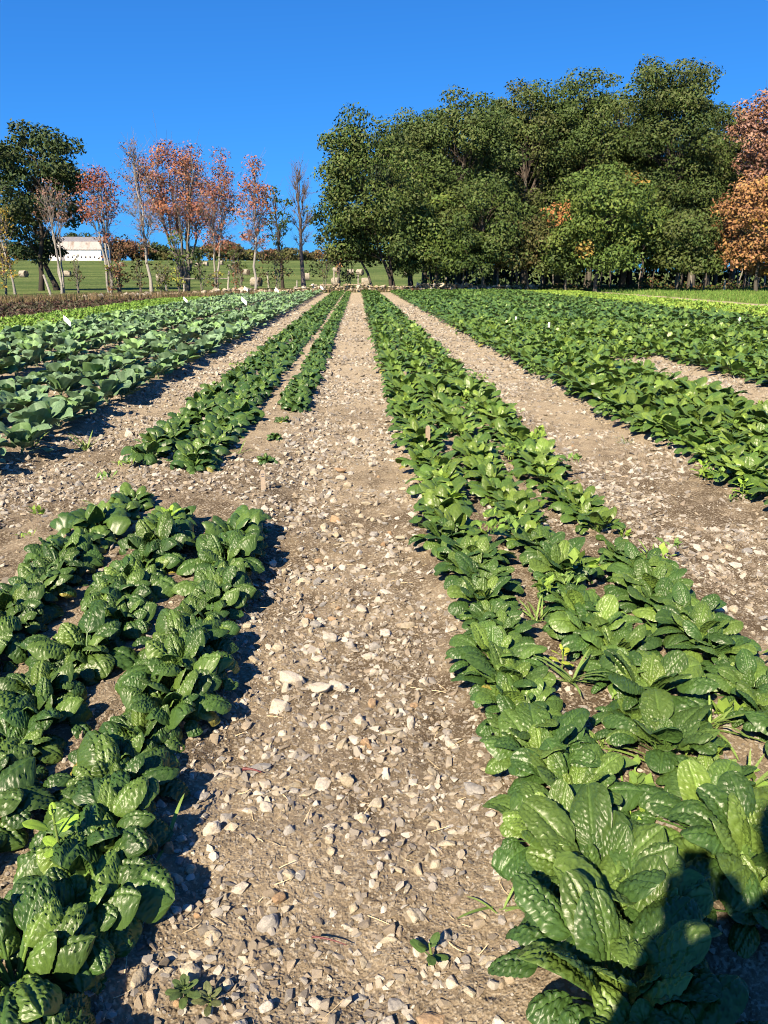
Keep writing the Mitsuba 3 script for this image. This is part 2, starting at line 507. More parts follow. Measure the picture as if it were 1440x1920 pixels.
# rows: (x, y0, y1, style, spacing, size, row name, gaps)
ROWS = [
    (-0.68, 0.75, 4.30, 'savoy', 0.148, 0.97, 'path-side row, near left block', []),
    (-1.09, 0.9, 4.45, 'savoy', 0.148, 0.97, 'middle row, near left block', []),
    (-1.50, 2.0, 4.95, 'savoy', 0.148, 0.97, 'outer row, near left block', []),
    (-0.72, 8.5, 63, 'savoy', 0.15, 0.95, 'path-side row, far left block', []),
    (-1.27, 5.75, 63, 'savoy', 0.155, 1.08, 'middle row, far left block', []),
    (-1.69, 6.1, 63, 'savoy', 0.155, 1.08, 'outer row, far left block', []),
    (0.54, 0.72, 63.5, 'flat', 0.155, 1.02, 'path-side row, right bed', []),
    (0.95, 0.8, 63.5, 'flat', 0.155, 1.0, 'middle row, right bed', [(6.3, 6.95)]),
    (1.36, 1.4, 63.5, 'flat', 0.155, 1.02, 'outer row, right bed', [(3.78, 4.12), (7.1, 7.4)]),
    (2.84, 4.2, 64, 'flat', 0.165, 1.08, 'first row past the right track', []),
    (3.24, 5.2, 64, 'flat', 0.165, 1.08, 'second row past the right track', []),
    (3.64, 6.0, 64, 'flat', 0.165, 1.08, 'third row past the right track', []),
    (4.02, 6.6, 64, 'flat', 0.165, 1.08, 'fourth row past the right track', []),
]
for x in (4.4, 4.8, 5.2):
    ROWS.append((x, 14.0, 66, 'flat', 0.2, 1.1, 'beds far off at right', []))
for x in (5.55, 5.85, 6.15, 6.5, 6.95, 7.5, 7.95, 8.4, 8.85, 9.3, 9.75):
    ROWS.append((x, 7.0, 66, 'flat', 0.2, 1.2, 'beds far off at right', []))
for x in np.arange(10.3, 13.2, 0.5):
    ROWS.append((x, 15.0, 67, 'flat', 0.26, 1.25, 'beds far off at right', []))
R = rgen(11)
plants = []
for (x, y0, y1, style, sp, size, row, gaps) in ROWS:
    y = y0
    while y < min(y1, edge_y(x) - 0.6):
        if not any(a < y < b for a, b in gaps):
            plants.append((x + R.normal(0, 0.03), y, style, size * min(1.2, max(.5, R.normal(1.0, .16))) * (0.93 + 0.10 * float(1 - smooth01(1.6, 2.6, y)) * (x > 0) + 0.24 * float(smooth01(5.5, 9, y)) * (x > 0) + 0.07 * (x < 0)), row))
        y += sp * R.uniform(0.8, 1.25) * (1.0 if y < 25 else 1.3)
for (px, py, s) in ((500, 882, .45), (516, 838, .42), (531, 803, .5)):
    P = hit(px, py)
    plants.append((P[0], P[1], 'savoy', s, 'seedlings'))
P = np.array([[p[0], p[1], 0.1] for p in plants])
ok = in_view(P, 110)
order = [i for i in np.argsort(np.hypot(P[:, 0], P[:, 1])) if ok[i]]
seen_in_row = {}
named = 0
SEED_LABEL = iter(['small spinach seedling right behind the pale wooden stake', 'small spinach seedling second behind the pale wooden stake', 'small spinach seedling standing third behind the pale wooden stake'])
for n_, i in enumerate(order):
    x, y, style, size, row = plants[i]
    d = math.hypot(x, y)
    lod = 0 if d < 4.1 else 1 if d < 10 else 2 if d < 24 else 3
    m = place(x, y, gz(x, y) - 0.008, R.uniform(0, 2 * PI), size * (1.0 if d < 24 else 1.12), (R.normal(0, 4), R.normal(0, 4)), size * R.uniform(0.95, 1.2) * (1.22 if style == 'savoy' else 1.08))
    if row == 'seedlings' or named < 300 and d < 9.9 and in_view(P[i], 40):
        if row == 'seedlings':
            lab, grp = next(SEED_LABEL), 'spinach seedlings behind the stake'
        else:
            k = seen_in_row[row] = seen_in_row.get(row, 0) + 1
            kind = 'crinkled dark green spinach plant' if style == 'savoy' else 'mid green spinach plant'
            grp = 'spinach plants in rows'
            lab = f'{kind}, {ordinal(k)}nearest in the {row}'
        named += 1
        key = thing('spinach_plant', lab, 'plant', grp)
        L = min(lod, 1)
        scene[key] = instance(SG[style, L, int(R.integers(NVAR[L])), True], m)
    else:
        key = f'spinach_rows__{n_:04d}'
        L = lod
        scene[key] = instance(SG[style, L, int(R.integers(NVAR[L])), False], m)
TOPS.add('spinach_rows')
labels['spinach_rows'] = {'label': 'long rows of dark green spinach running away to the trees', 'category': 'spinach', 'kind': 'stuff'}

# brassicas on the left
R = rgen(12)
bras, x_of = [], []
BROW = {-2.9: 'first row beside the left track', -3.62: 'second row from the left track', -4.3: 'third row from the left track', -5.15: 'first row of the farther bed', -5.9: 'second row of the farther bed', -6.5: 'third row of the farther bed', -7.35: 'fourth row of the farther bed', -7.9: 'last row by the lettuce'}
for bx, y0 in ((-2.9, 4.7), (-3.62, 5.4), (-4.3, 7), (-5.15, 8), (-5.9, 9), (-6.5, 9.5), (-7.35, 11), (-7.9, 12)):
    y = y0
    while y < edge_y(bx) - 1.2:
        x_of.append(bx)
        bras.append((bx + R.normal(0, 0.05), y, R.uniform(0.85, 1.25)))
        y += 0.33 * R.uniform(0.8, 1.25) * (1 if y < 22 else 0.85)
Pb = np.array([[p[0], p[1], 0.2] for p in bras])
ok = in_view(Pb, 110)
row_n = {}
for n_, i in enumerate([i for i in np.argsort(np.hypot(Pb[:, 0], Pb[:, 1])) if ok[i]]):
    x, y, s = bras[i]
    d = math.hypot(x, y)
    lod = 0 if d < 9 else 1 if d < 15 else 2 if d < 28 else 3
    m = place(x, y, gz(x, y) - 0.02, R.uniform(0, 2 * PI), s, (R.normal(0, 5), R.normal(0, 5)))
    if n_ < 300:
        rw = BROW[x_of[i]]
        k = row_n[rw] = row_n.get(rw, 0) + 1
        key = thing('brassica_plant', f'blue-green broad-leaved brassica plant, {ordinal(k)}nearest in the {rw}', 'plant', 'brassica plants in rows')
        scene[key] = instance(BG[lod, int(R.integers(5))], m)
    else:
        scene[f'brassica_rows__{n_:04d}'] = instance(BG[max(lod, 2), int(R.integers(5))], m)
TOPS.add('brassica_rows')
labels['brassica_rows'] = {'label': 'far rows of blue-green brassicas fading towards the field edge', 'category': 'brassica', 'kind': 'stuff'}

# salad greens in broad strips, far left and far right
def strip(name, label, x0, x1, y0, cols, dx, dy, size, n, margin=80, y1=99):
    r = rgen(len(name) * 31 + int(x0 * 7))
    gs = [group_of(f'group_{name}_{k}', clump_leaves(3000 + 40 * k + len(name), n, size, cols[k % len(cols)], 0.13), 'leaf_dull', False) for k in range(6)]
    k = 0
    for x in np.arange(x0, x1, dx):
        ye = float(edge_y(x)) - 0.5
        for y in np.arange(y0, min(ye, y1), dy):
            xx, yy = x + r.normal(0, 0.05), y + r.uniform(-dy, dy) * 0.5
            if in_view(np.array([xx, yy, 0.1]), margin):
                scene[f'{name}__{k:04d}'] = instance(gs[int(r.integers(6))], place(xx, yy, float(gz(xx, yy)), r.uniform(0, 6.28), r.uniform(0.8, 1.25)))
                k += 1
    TOPS.add(name)
    labels[name] = {'label': label, 'category': 'salad greens', 'kind': 'stuff'}


LIME = [(0.20, 0.36, 0.05), (0.24, 0.40, 0.06), (0.14, 0.28, 0.045)]
strip('green_lettuce', 'broad strip of bright lime green lettuce on the left beside the brassicas', -11.6, -8.5, 12, LIME, 0.28, 0.26, 0.11, 9)
strip('red_lettuce', 'dark purple-brown strip of red lettuce between two green strips', -17.4, -11.8, 16, [(0.085, 0.05, 0.035), (0.11, 0.07, 0.05), (0.07, 0.07, 0.035)], 0.32, 0.3, 0.12, 8)
strip('pale_lettuce', 'thin bright green strip of lettuce along the grassy edge at far left', -20.5, -17.6, 18, LIME, 0.32, 0.3, 0.12, 8)
strip('yellow_greens', 'yellow-green leafy crop in the strip before the grass on the right', 13.3, 18.2, 22, [(0.26, 0.42, 0.06), (0.19, 0.36, 0.06), (0.32, 0.46, 0.08)], 0.36, 0.34, 0.15, 9)

R = rgen(15)
WG = [group_of(f'group_weeds_{k}', clump_leaves(5200 + k, 12, 0.05 if k < 3 else 0.08, [(.24, .38, .06), (.20, .34, .06), (.17, .29, .07)][k % 3], .15, .08, .08), 'leaf_dull', False) for k in range(6)]
for k in range(520):
    y = 1.3 + 22 * R.random() ** 1.7
    x = R.choice([R.uniform(.45, 1.75), R.uniform(2.5, 4.4), R.uniform(5.2, 9), R.uniform(-1.9, -1.75)], p=[.38, .32, .25, .05])
    if in_view(np.array([x, y, 0.1]), 60):
        scene[f'weeds__{k:04d}'] = instance(WG[int(R.integers(6))], place(x, y, float(gz(x, y)) + R.choice([0.0, .08, .14]) * (y > 3), R.uniform(0, 6.28), R.uniform(.45, .95)))
TOPS.add('weeds')
labels['weeds'] = {'label': 'small lime green weeds scattered through the spinach beds', 'category': 'weeds', 'kind': 'stuff'}

# ------------------------------------------------------------------ stones
def hull(points):
    h = trimesh.Trimesh(points).convex_hull
    return np.array(h.vertices), np.array(h.faces)


def chip(seed, n=11, flat=0.5):
    r = rgen(seed)
    p = r.normal(size=(n, 3))
    p /= np.linalg.norm(p, axis=1, keepdims=True)
    p *= r.uniform(0.75, 1.0, (n, 1))
    return hull(p * np.array([1, r.uniform(0.6, 0.95), flat * r.uniform(0.7, 1.2)]))


def boulder(seed, n=13, flat=0.55, long=1.0):
    """A worn stone with rounded edges, half-length 1."""
    r = rgen(seed)
    p = r.normal(size=(n, 3))
    p /= np.linalg.norm(p, axis=1, keepdims=True)
    v, f = hull(p * r.uniform(0.8, 1.0, (n, 1)) * np.array([1, r.uniform(0.7, 0.95) / long, flat]))
    for _ in range(3):
        v, f = trimesh.remesh.subdivide(v, f)
    m = trimesh.Trimesh(v, f, process=True)
    trimesh.smoothing.filter_laplacian(m, iterations=3)
    v, f = np.array(m.vertices), np.array(m.faces)
    nn = v / (np.linalg.norm(v, axis=1, keepdims=True) + 1e-9)
    v = v * (1 + 0.16 * (meshkit.fbm(v * 2.0 + seed, 3)[:, None] - 0.5)) + nn * 0.05 * (meshkit.noise(v * 7 + seed)[:, None] - 0.5)
    s = 1 / np.abs(v[:, 0]).max()
    return v * s, f


STONES, KINDS = {}, ['stone_tan', 'stone_tan', 'stone_pale', 'stone_grey', 'stone_tan', 'stone_rust', 'stone_pale', 'stone_grey']
SHAPES = [(0.62, 1.0), (0.45, 1.15), (0.8, 1.0), (0.3, 1.1), (0.55, 1.7), (0.7, 1.2), (0.25, 1.3), (0.5, 1.0)]
for k, (fl, lg) in enumerate(SHAPES):
    for mname in ('stone_tan', 'stone_pale', 'stone_grey', 'stone_rust'):
        g = f'group_stone_{k}_{mname}'
        scene[g] = {'type': 'shapegroup', 'body': ply(boulder(50 + k * 3 + len(mname), 13, fl, lg), mname, smooth=True)}
        STONES[k, mname] = g
flat_of = [s[0] for s in SHAPES]


def put_stone(x, y, half, k, mname, rz, label, group, tilt=(0, 0), sink=0.35):
    key = thing('stone', label, 'stone', group)
    z = float(gz(x, y)) + half * flat_of[k] * (1 - 2 * sink) * 0.9
    scene[key] = instance(STONES[k, mname], place(x, y, z, rz, half, tilt))
    return key


# (px, py, width px, shape, material, turn, label)
BIG = [
    (617, 1196, 37, 0, 'stone_pale', 0.4, 'bright cream angular stone in the middle of the path'),
    (548, 1264, 62, 4, 'stone_pale', -0.5, 'long pale slab leaning at the back of three stones on the path'),
    (598, 1284, 48, 1, 'stone_pale', -0.2, 'flat cream stone at the front of three on the path'),
    (632, 1277, 40, 4, 'stone_pale', -0.7, 'narrow pale stone at the right of three on the path'),
    (522, 1322, 42, 2, 'stone_pale', 0.9, 'blocky pale stone below the three slabs on the path'),
    (490, 1432, 68, 6, 'stone_grey', 0.1, 'wide flat grey slab beside the left spinach shadow'),
    (542, 1463, 50, 6, 'stone_tan', 0.6, 'flat tan slab just below the wide grey slab'),
    (576, 1484, 33, 3, 'stone_tan', 0.2, 'smaller flat tan stone touching the tan slab'),
    (504, 1718, 48, 5, 'stone_grey', 0.3, 'large light grey stone low on the left of the path'),
    (637, 880, 26, 1, 'stone_rust', 0.1, 'yellowish flat stone in the middle distance of the path'),
    (638, 894, 24, 0, 'stone_pale', 0.3, 'cream stone just in front of the yellowish flat stone'),
    (697, 870, 20, 0, 'stone_pale', 1.0, 'cream stone to the right of the yellowish flat stone'),
    (626, 970, 24, 2, 'stone_rust', 0.2, 'round yellow-brown stone beside the path centre, farther up'),
    (240, 810, 20, 2, 'stone_pale', 0.2, 'round pale stone at the edge of the left track'),
    (789, 1618, 30, 2, 'stone_tan', 1.3, 'upright blocky tan stone right of the path centre'),
    (712, 1626, 27, 4, 'stone_pale', 1.5, 'narrow cream stone pointing up the path'),
    (746, 1626, 24, 0, 'stone_tan', 1.2, 'tan stone between the narrow cream and blocky tan stones'),
    (720, 1551, 26, 3, 'stone_pale', 0.4, 'flat cream stone above the narrow cream stone'),
    (752, 1575, 32, 3, 'stone_tan', 0.7, 'flat tan stone right of the flat cream stone'),
    (497, 1870, 36, 0, 'stone_pale', 0.7, 'squarish cream stone near the bottom left of the path'),
    (591, 1858, 36, 0, 'stone_pale', -0.4, 'angular cream stone near the bottom of the path'),
    (806, 1887, 60, 1, 'stone_rust', 0.1, 'large reddish tan stone at the bottom of the path'),
    (725, 1897, 54, 4, 'stone_pale', 0.8, 'long pale wedge-shaped stone at the bottom edge'),
    (762, 1908, 44, 5, 'stone_tan', 0.6, 'tan stone tucked beside the long pale wedge'),
    (741, 1856, 37, 3, 'stone_grey', 0.2, 'blue-grey slab above the large reddish tan stone'),
    (674, 1838, 46, 6, 'stone_grey', -0.3, 'flat grey slab low in the middle of the path'),
    (836, 1753, 31, 5, 'stone_grey', 0.9, 'grey stone beside the weed sprig on the right of the path'),
    (845, 1830, 30, 2, 'stone_pale', 0.2, 'pale block near the bottom right of the path'),
    (880, 1852, 31, 0, 'stone_tan', 0.9, 'tan stone close under the bottom right spinach'),
    (874, 1800, 28, 4, 'stone_pale', 0.3, 'narrow pale stone near the right spinach'),
    (905, 1712, 24, 0, 'stone_tan', 0.9, 'round tan stone at the edge of the right spinach'),
    (933, 1908, 27, 2, 'stone_pale', 0.4, 'pale round stone at the bottom right beside spinach leaves'),
    (425, 1528, 30, 2, 'stone_grey', 1.4, 'tall grey stone half in the left spinach shadow'),
    (399, 1554, 37, 5, 'stone_pale', 0.3, 'cream wedge in front of the tall grey stone'),
    (734, 1366, 46, 3, 'stone_tan', 0.0, 'broad flat stone across the path at mid distance'),
    (742, 1408, 30, 0, 'stone_pale', 0.8, 'angular pale stone below the broad flat stone'),
    (845, 1388, 30, 4, 'stone_pale', -0.9, 'narrow pale stone at the right edge of the path'),
    (765, 1167, 36, 4, 'stone_tan', 0.6, 'long flat tan stone beside the right spinach row'),
    (775, 1315, 22, 0, 'stone_rust', 0.5, 'small yellow stone near the right path edge'),
    (770, 1272, 27, 3, 'stone_tan', 0.7, 'flat tan stone above the small yellow stone'),
    (1346, 1152, 38, 0, 'stone_pale', 0.2, 'pale stone on the right track behind the near plants'),
    (1378, 1056, 30, 1, 'stone_pale', 0.1, 'white stone far right on the right track'),
    (1400, 1030, 26, 0, 'stone_grey', 0.4, 'greyish stone near the frame edge on the right track'),
    (1340, 990, 24, 3, 'stone_pale', 0.2, 'flat white stone in the middle of the right track'),
    (568, 1082, 30, 1, 'stone_tan', 0.2, 'flat tan stone on the left of the path, farther up'),
    (580, 1155, 24, 0, 'stone_rust', 0.4, 'yellow-tan stone above the bright cream stone'),
    (588, 1182, 22, 2, 'stone_tan', 0.8, 'rounded tan stone left of the bright cream stone'),
    (475, 1228, 28, 0, 'stone_tan', 0.8, 'tan stone at the left path edge in mid distance'),
    (742, 1072, 28, 3, 'stone_tan', 0.1, 'flat smooth tan stone right of the path centre'),
    (350, 1696, 26, 0, 'stone_pale', 0.2, 'cream stone leading the small row at the lower left'),
    (330, 1712, 22, 0, 'stone_pale', 1.1, 'cream stone second in the small row at the lower left'),
    (303, 1710, 24, 2, 'stone_pale', 0.5, 'cream stone third in the small row at the lower left'),
    (260, 1737, 25, 0, 'stone_pale', 0.3, 'cream stone at the shadow edge, lower left'),
    (367, 1707, 18, 2, 'stone_rust', 0.3, 'small rust-orange stone among the cream stones, lower left'),
    (330, 1875, 20, 2, 'stone_rust', 0.3, 'orange-brown stone by the purslane, bottom left'),
    (543, 1562, 24, 5, 'stone_grey', 0.5, 'grey stone with a pointed end, left of the path centre'),
    (541, 1640, 32, 0, 'stone_tan', 0.9, 'brown-tan stone paired with a grey one, left half of the path'),
    (563, 1638, 30, 3, 'stone_grey', 1.2, 'grey slab leaning beside the brown-tan stone'),
    (210, 1755, 30, 0, 'stone_grey', 0.2, 'grey stone in the dark shadow at the lower left'),
]
R = rgen(21)
taken = []
for (px, py, w, k, mname, rz, lab) in BIG:
    Pg = hit(px, py + w * 0.1, 0.02)
    depth = (Pg - CAM) @ FWD
    half = 0.5 * w / F * depth
    put_stone(Pg[0], Pg[1], half, k, mname, rz, lab, None, (R.normal(0, 6), R.normal(0, 6)))
    taken.append((Pg[0], Pg[1], half))


def on_path(X):
    d = np.min([np.abs(X - t) for t in TRACKS], axis=0)
    return 1 - smooth01(0.45, 0.75, d)


for i in range(18):
    X, Y = R.uniform(-.5, .4), R.uniform(1.9, 5.6)
    half = R.uniform(.026, .046)
    if all(math.hypot(X - a, Y - b) > half + h for a, b, h in taken):
        taken.append((X, Y, half))
        put_stone(X, Y, half, int(R.choice([1, 3, 6])), R.choice(['stone_tan', 'stone_pale', 'stone_grey']), R.uniform(0, 6.3), 'flat hand-sized slab lying in the stony middle path', 'flat slabs in the middle path', (R.normal(0, 5), R.normal(0, 5)), .3)
n_loose = 0
while n_loose < 236:
    Y = 1.1 + 6.5 * R.random() ** 1.6
    X = R.uniform(-0.62, 0.48) if R.random() < 0.7 else R.choice([R.uniform(1.6, 2.8), R.uniform(-2.7, -1.75)])
    if not in_view(np.array([X, Y, 0.0]), 10) or (X < -.45 and R.random() < .4):
        continue
    half = R.uniform(0.013, 0.026) * (1 + 0.08 * Y) * (1.2 if R.random() < .2 else 1)
    if any(math.hypot(X - a, Y - b) < half + h for a, b, h in taken):
        continue
    taken.append((X, Y, half))
    where = 'stony path between the spinach beds' if abs(X) < 0.8 else 'wheel track right of the spinach' if X > 0 else 'wheel track beside the brassicas'
    mname = R.choice(['stone_tan', 'stone_pale', 'stone_grey', 'stone_rust'], p=[.42, .32, .18, .08])
    col = {'stone_tan': 'tan', 'stone_pale': 'cream', 'stone_grey': 'grey', 'stone_rust': 'rusty brown'}[mname]
    put_stone(X, Y, half, int(R.integers(8)), mname, R.uniform(0, 6.3), f'small loose {col} stone lying on the {where}', f'loose {col} stones on the {where}', (R.normal(0, 10), R.normal(0, 10)), 0.3)
    n_loose += 1

# gravel: stone chips too many to count
CHIPS = [chip(900 + k, 9 if k < 7 else 15, (0.36, 0.52, 0.75)[k % 3]) for k in range(18)]
CHIPCOL = np.array([[.46, .40, .295], [.53, .475, .365], [.60, .55, .44], [.38, .35, .30], [.44, .36, .24], [.62, .58, .48], [.32, .28, .22], [.40, .33, .23], [.36, .29, .20], [.30, .25, .18]])
R = rgen(22)
gparts = []
for (y0, y1, dens, lo, hi) in ((0.55, 2.0, 4600, .0035, .022), (2.0, 3.6, 2700, .005, .027), (3.6, 6.2, 1650, .0075, .034), (6.2, 11, 900, .012, .042), (11, 20, 300, .02, .055), (20, 40, 80, .03, .07)):
    xa, xb = -0.55 * y1 - 1.2, 0.6 * y1 + 1.2
    n = int((xb - xa) * (y1 - y0) * dens)
    X, Y = R.uniform(xa, xb, n), R.uniform(y0, y1, n)
    u, v, z = project(np.stack([X, Y, X * 0], -1))
    clump = meshkit.fbm(np.stack([X * 1.7, Y * 1.7, X * 0], -1), 3, 5)
    keep = (u > -70) & (u < 1510) & (v < 2010) & (X > -8) & (X < 10.5)
    onp = on_path(X)
    keep &= R.random(n) < np.clip(0.45 + 3.4 * (clump - 0.43), 0.12, 1) * (0.55 + 0.45 * onp if y0 < 6 else 0.1 + 0.9 * onp)
    X, Y = X[keep], Y[keep]
    n = len(X)
    half = lo + (hi - lo) * R.random(n) ** (3.3 if y0 < 3 else 2.5)
    Z = gz(X, Y)
    which = R.integers(0, len(CHIPS), n)
    colr = CHIPCOL[R.integers(0, len(CHIPCOL), n)] * R.uniform(0.8, 1.15, (n, 1))
    ang, tx, ty = R.uniform(0, 6.283, n), R.normal(0, 0.35, n), R.normal(0, 0.35, n)
    for k, (cv, cf) in enumerate(CHIPS):
        ii = np.nonzero(which == k)[0]
        if not len(ii):
            continue
        c, s = np.cos(ang[ii]), np.sin(ang[ii])
        p = cv[None] * half[ii, None, None]
        x, y, zz = p[..., 0], p[..., 1], p[..., 2]
        zz = zz + x * tx[ii, None] + y * ty[ii, None]
        pv = np.stack([x * c[:, None] - y * s[:, None] + X[ii, None], x * s[:, None] + y * c[:, None] + Y[ii, None], zz + (Z[ii] + half[ii] * 0.10)[:, None]], -1)
        ff = (cf[None] + (np.arange(len(ii)) * len(cv))[:, None, None]).reshape(-1, 3)
        gparts.append((pv.reshape(-1, 3), ff, np.repeat(colr[ii], len(cv), 0)))
gv, gf, gc = cat_mesh(gparts)
thing('gravel', 'tan and grey stone chips strewn over the soil of the field', 'gravel', kind='stuff')
gc = gc * .8 + .2 * gc.mean(1, keepdims=True)
# faceted chips: every triangle has corners of its own
scene['gravel'] = ply((gv, gf), 'stone_matte', smooth=False, color=gc)
print('gravel triangles', len(gf))


# ------------------------------------------------------------------ trees
def tree(name, label, x, y, height, rx, crown_lo, cols, seed, lobes=34, lobe_r=0.17, leaf=0.3, dens=16, lean=(0, 0), stems=1, bark=(.16, .14, .12), trunk_r=None, twigs=0, flat=0.62, fan=0.35, cat='tree', group=None, spots=(), core=0.35, shape='round', ry=None):
    """Tapered trunk with limbs running to lobes of foliage; crown between crown_lo and height, half-width rx."""
    r = rgen(seed)
    z0 = float(terrain(x, y)) - 0.1
    ry = ry or rx
    key = thing(name, label, cat, group)
    cz, hz = (crown_lo + height) / 2, (height - crown_lo) / 2
    R0 = trunk_r or height * 0.017
    top = np.array([lean[0], lean[1], 0])
    wood, tips = [], []
    limbs = []
    axes = []
    for s in range(stems):
        a = s / stems * 2 * PI + r.uniform(0, 1)
        out = np.array([math.cos(a), math.sin(a), 0]) * (rx * fan * (stems > 1)) * r.uniform(0.5, 1.2)
        hh = height * (0.86 if stems == 1 else r.uniform(0.66, 0.9))
        pts = np.array([np.array([0, 0, 0]) + (top + out) * t ** 1.25 + np.array([0, 0, hh * t]) for t in np.linspace(0, 1, 9)])
        pts[1:-1, :2] += r.normal(0, 0.012 * height, (7, 2)) * 0.6
        if stems > 1:
            pts[:, :2] += out[:2] / (np.linalg.norm(out) + 1e-9) * R0 * 0.8
        axes.append(pts)
        wood.append(tube(pts, R0 / (1 if stems == 1 else 1.5) * np.linspace(1, 0.12, 9) ** 0.85 * np.r_[1.25, np.ones(8)], 7))
    # lobes of foliage
    C = []
    tries = 0
    while len(C) < lobes and tries < 8000:
        tries += 1
        d = r.normal(size=3); d /= np.linalg.norm(d)
        d = d * r.uniform(core, 1.0) ** 0.6
        if shape == 'column':
            w = 1 - 0.55 * max(0, d[2])
            c = np.array([d[0] * rx * w, d[1] * ry * w, cz + d[2] * hz])
        elif shape == 'dome':
            zz = d[2] * hz
            k = 1.0 if d[2] > 0 else 0.92 / max(0.5, math.sqrt(1 - min(.75, (zz / hz) ** 2)))
            c = np.array([d[0] * rx * k, d[1] * ry * k, cz + zz])
        else:
            c = np.array([d[0] * rx, d[1] * ry, cz + d[2] * hz])
        c[:2] += top[:2] * (c[2] / height)
        if all(np.linalg.norm((c - q) / np.array([1, 1, flat])) > lobe_r * rx * 0.75 for q in C):
            C.append(c)
    lv, lc = [], []
    for c in C:
        R1 = lobe_r * rx * r.uniform(0.75, 1.4)
        ax = axes[int(r.integers(stems))] if stems > 1 else axes[0]
        if stems > 1:
            ax = min(axes, key=lambda p: np.min(np.linalg.norm(p - c, axis=1)))
        zt = np.clip(c[2] * r.uniform(0.5, 0.8), crown_lo * 0.7, height * 0.8)
        k = int(np.clip(np.searchsorted(ax[:, 2], zt), 1, 7))
        st = ax[k]
        midp = (st + c) / 2 + np.array([0, 0, 0.12 * np.linalg.norm(c - st)])
        bl = bezier(st, midp, c, 6)
        bl[1:-1] += r.normal(0, 0.02, (4, 3)) * np.linalg.norm(c - st)
        limbs.append(tube(bl, np.linspace(max(R0 * 0.16, 0.025), 0.012, 6), 4, False))
        for _ in range(twigs):
            e = c + r.normal(0, 1, 3) * R1 * np.array([0.8, 0.8, 0.8]) + np.array([0, 0, R1 * 0.25])
            limbs.append(tube(bezier(bl[3], (bl[3] + e) / 2 + r.normal(0, 0.15, 3), e, 4), [0.018, 0.013, 0.009, 0.006], 3, False))
        n = int(dens * 4 * PI * R1 * R1 * (0.35 + 0.65 * flat))
        if n < 1:
            continue
        d = r.normal(size=(n, 3)); d /= np.linalg.norm(d, axis=1, keepdims=True)
        rr = R1 * r.uniform(0.25, 1.0, (n, 1)) ** 0.45
        rag = 0.75 + 0.6 * meshkit.noise(d * 2.2 + c, 3)[:, None]
        pos = c + d * rr * rag * np.array([1, 1, flat])
        nrm = d * np.array([1, 1, 1.0]) + np.array([0, 0, 0.45]) + r.normal(0, 0.55, (n, 3))
        nrm /= np.linalg.norm(nrm, axis=1, keepdims=True)
        a = np.cross(nrm, r.normal(size=(n, 3))); a /= np.linalg.norm(a, axis=1, keepdims=True)
        b = np.cross(nrm, a)
        sz = leaf * r.uniform(0.6, 1.25, (n, 1))
        q = np.stack([pos - a * sz * 0.55, pos + b * sz * 0.33 - nrm * sz * .08, pos + a * sz * 0.55, pos - b * sz * 0.33 - nrm * sz * .08], 1)
        lobe_t = r.random()
        pal = np.asarray(cols) * (0.86 + 0.3 * rgen(seed + 9).random())
        idx = np.clip((lobe_t * 0.55 + r.random(n) * 0.45) * len(pal), 0, len(pal) - 1e-6).astype(int)
        cc = pal[idx] * r.uniform(0.78, 1.22, (n, 1)) * r.uniform(0.88, 1.12)
        for (sx, sz_, sr, scol) in spots:       # a branch that has turned colour
            hitm = (np.hypot(pos[:, 0] - sx, pos[:, 2] - sz_) < sr) & (r.random(n) < 0.85) & (pos[:, 1] < 0.5)
            cc[hitm] = np.asarray(scol) * r.uniform(0.75, 1.2, (hitm.sum(), 1))
        lv.append(q); lc.append(np.repeat(cc[:, None], 4, 1))
    lc_ = np.asarray(bark) * .4 + np.array([.16, .12, .10]) * .6
    w = cat_mesh([paint(t, bark) for t in wood] + [paint(t, lc_) for t in limbs])
    wv = w[0] + np.array([x, y, z0])
    shade = 0.8 + 0.45 * meshkit.noise(wv * np.array([5, 5, 1.2]), 4)[:, None]
    part(key, 'trunk', ply((wv, w[1]), 'plain_matte', smooth=True, color=w[2] * shade))
    if lv:
        v = np.vstack(lv).reshape(-1, 3) + np.array([x, y, z0])
        n = len(v) // 4
        i = np.arange(n)[:, None] * 4
        f = np.vstack([i + np.array([[0, 1, 2]]), i + np.array([[0, 2, 3]])])
        part(key, 'crown', ply((v, f), 'tree_leaf', smooth=False, color=np.clip(np.vstack(lc).reshape(-1, 3), 0, 1)), kind='stuff')
        TREE_TRIS.append(len(f))
    return key


TREE_TRIS = []
G_OAK = [(.056, .104, .026), (.078, .13, .030), (.10, .15, .036), (.13, .165, .046)]
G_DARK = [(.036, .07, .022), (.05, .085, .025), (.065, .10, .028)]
G_MAPLE = [(.085, .15, .03), (.11, .175, .035), (.145, .20, .04)]
G_OLIVE = [(.075, .095, .026), (.10, .115, .034), (.13, .13, .045), (.15, .12, .05)]
RED = [(.28, .09, .06), (.35, .13, .08), (.38, .17, .10), (.23, .08, .06)]
ORED = [(.42, .17, .08), (.45, .21, .11), (.37, .15, .09), (.31, .12, .07)]
PINK = [(.38, .22, .17), (.34, .19, .15), (.42, .26, .18)]
ORANGE = [(.42, .23, .09), (.46, .27, .10), (.36, .19, .09), (.40, .28, .11)]
RUST = [(.24, .12, .06), (.30, .15, .08), (.19, .11, .05), (.16, .12, .05)]
YELLOW = [(.48, .33, .05), (.42, .30, .05), (.38, .33, .07)]
LIMEL = [(.28, .32, .05), (.34, .36, .06), (.22, .27, .045)]
PALE_BARK, DARK_BARK, GREY_BARK = (.42, .40, .36), (.07, .06, .05), (.24, .22, .19)


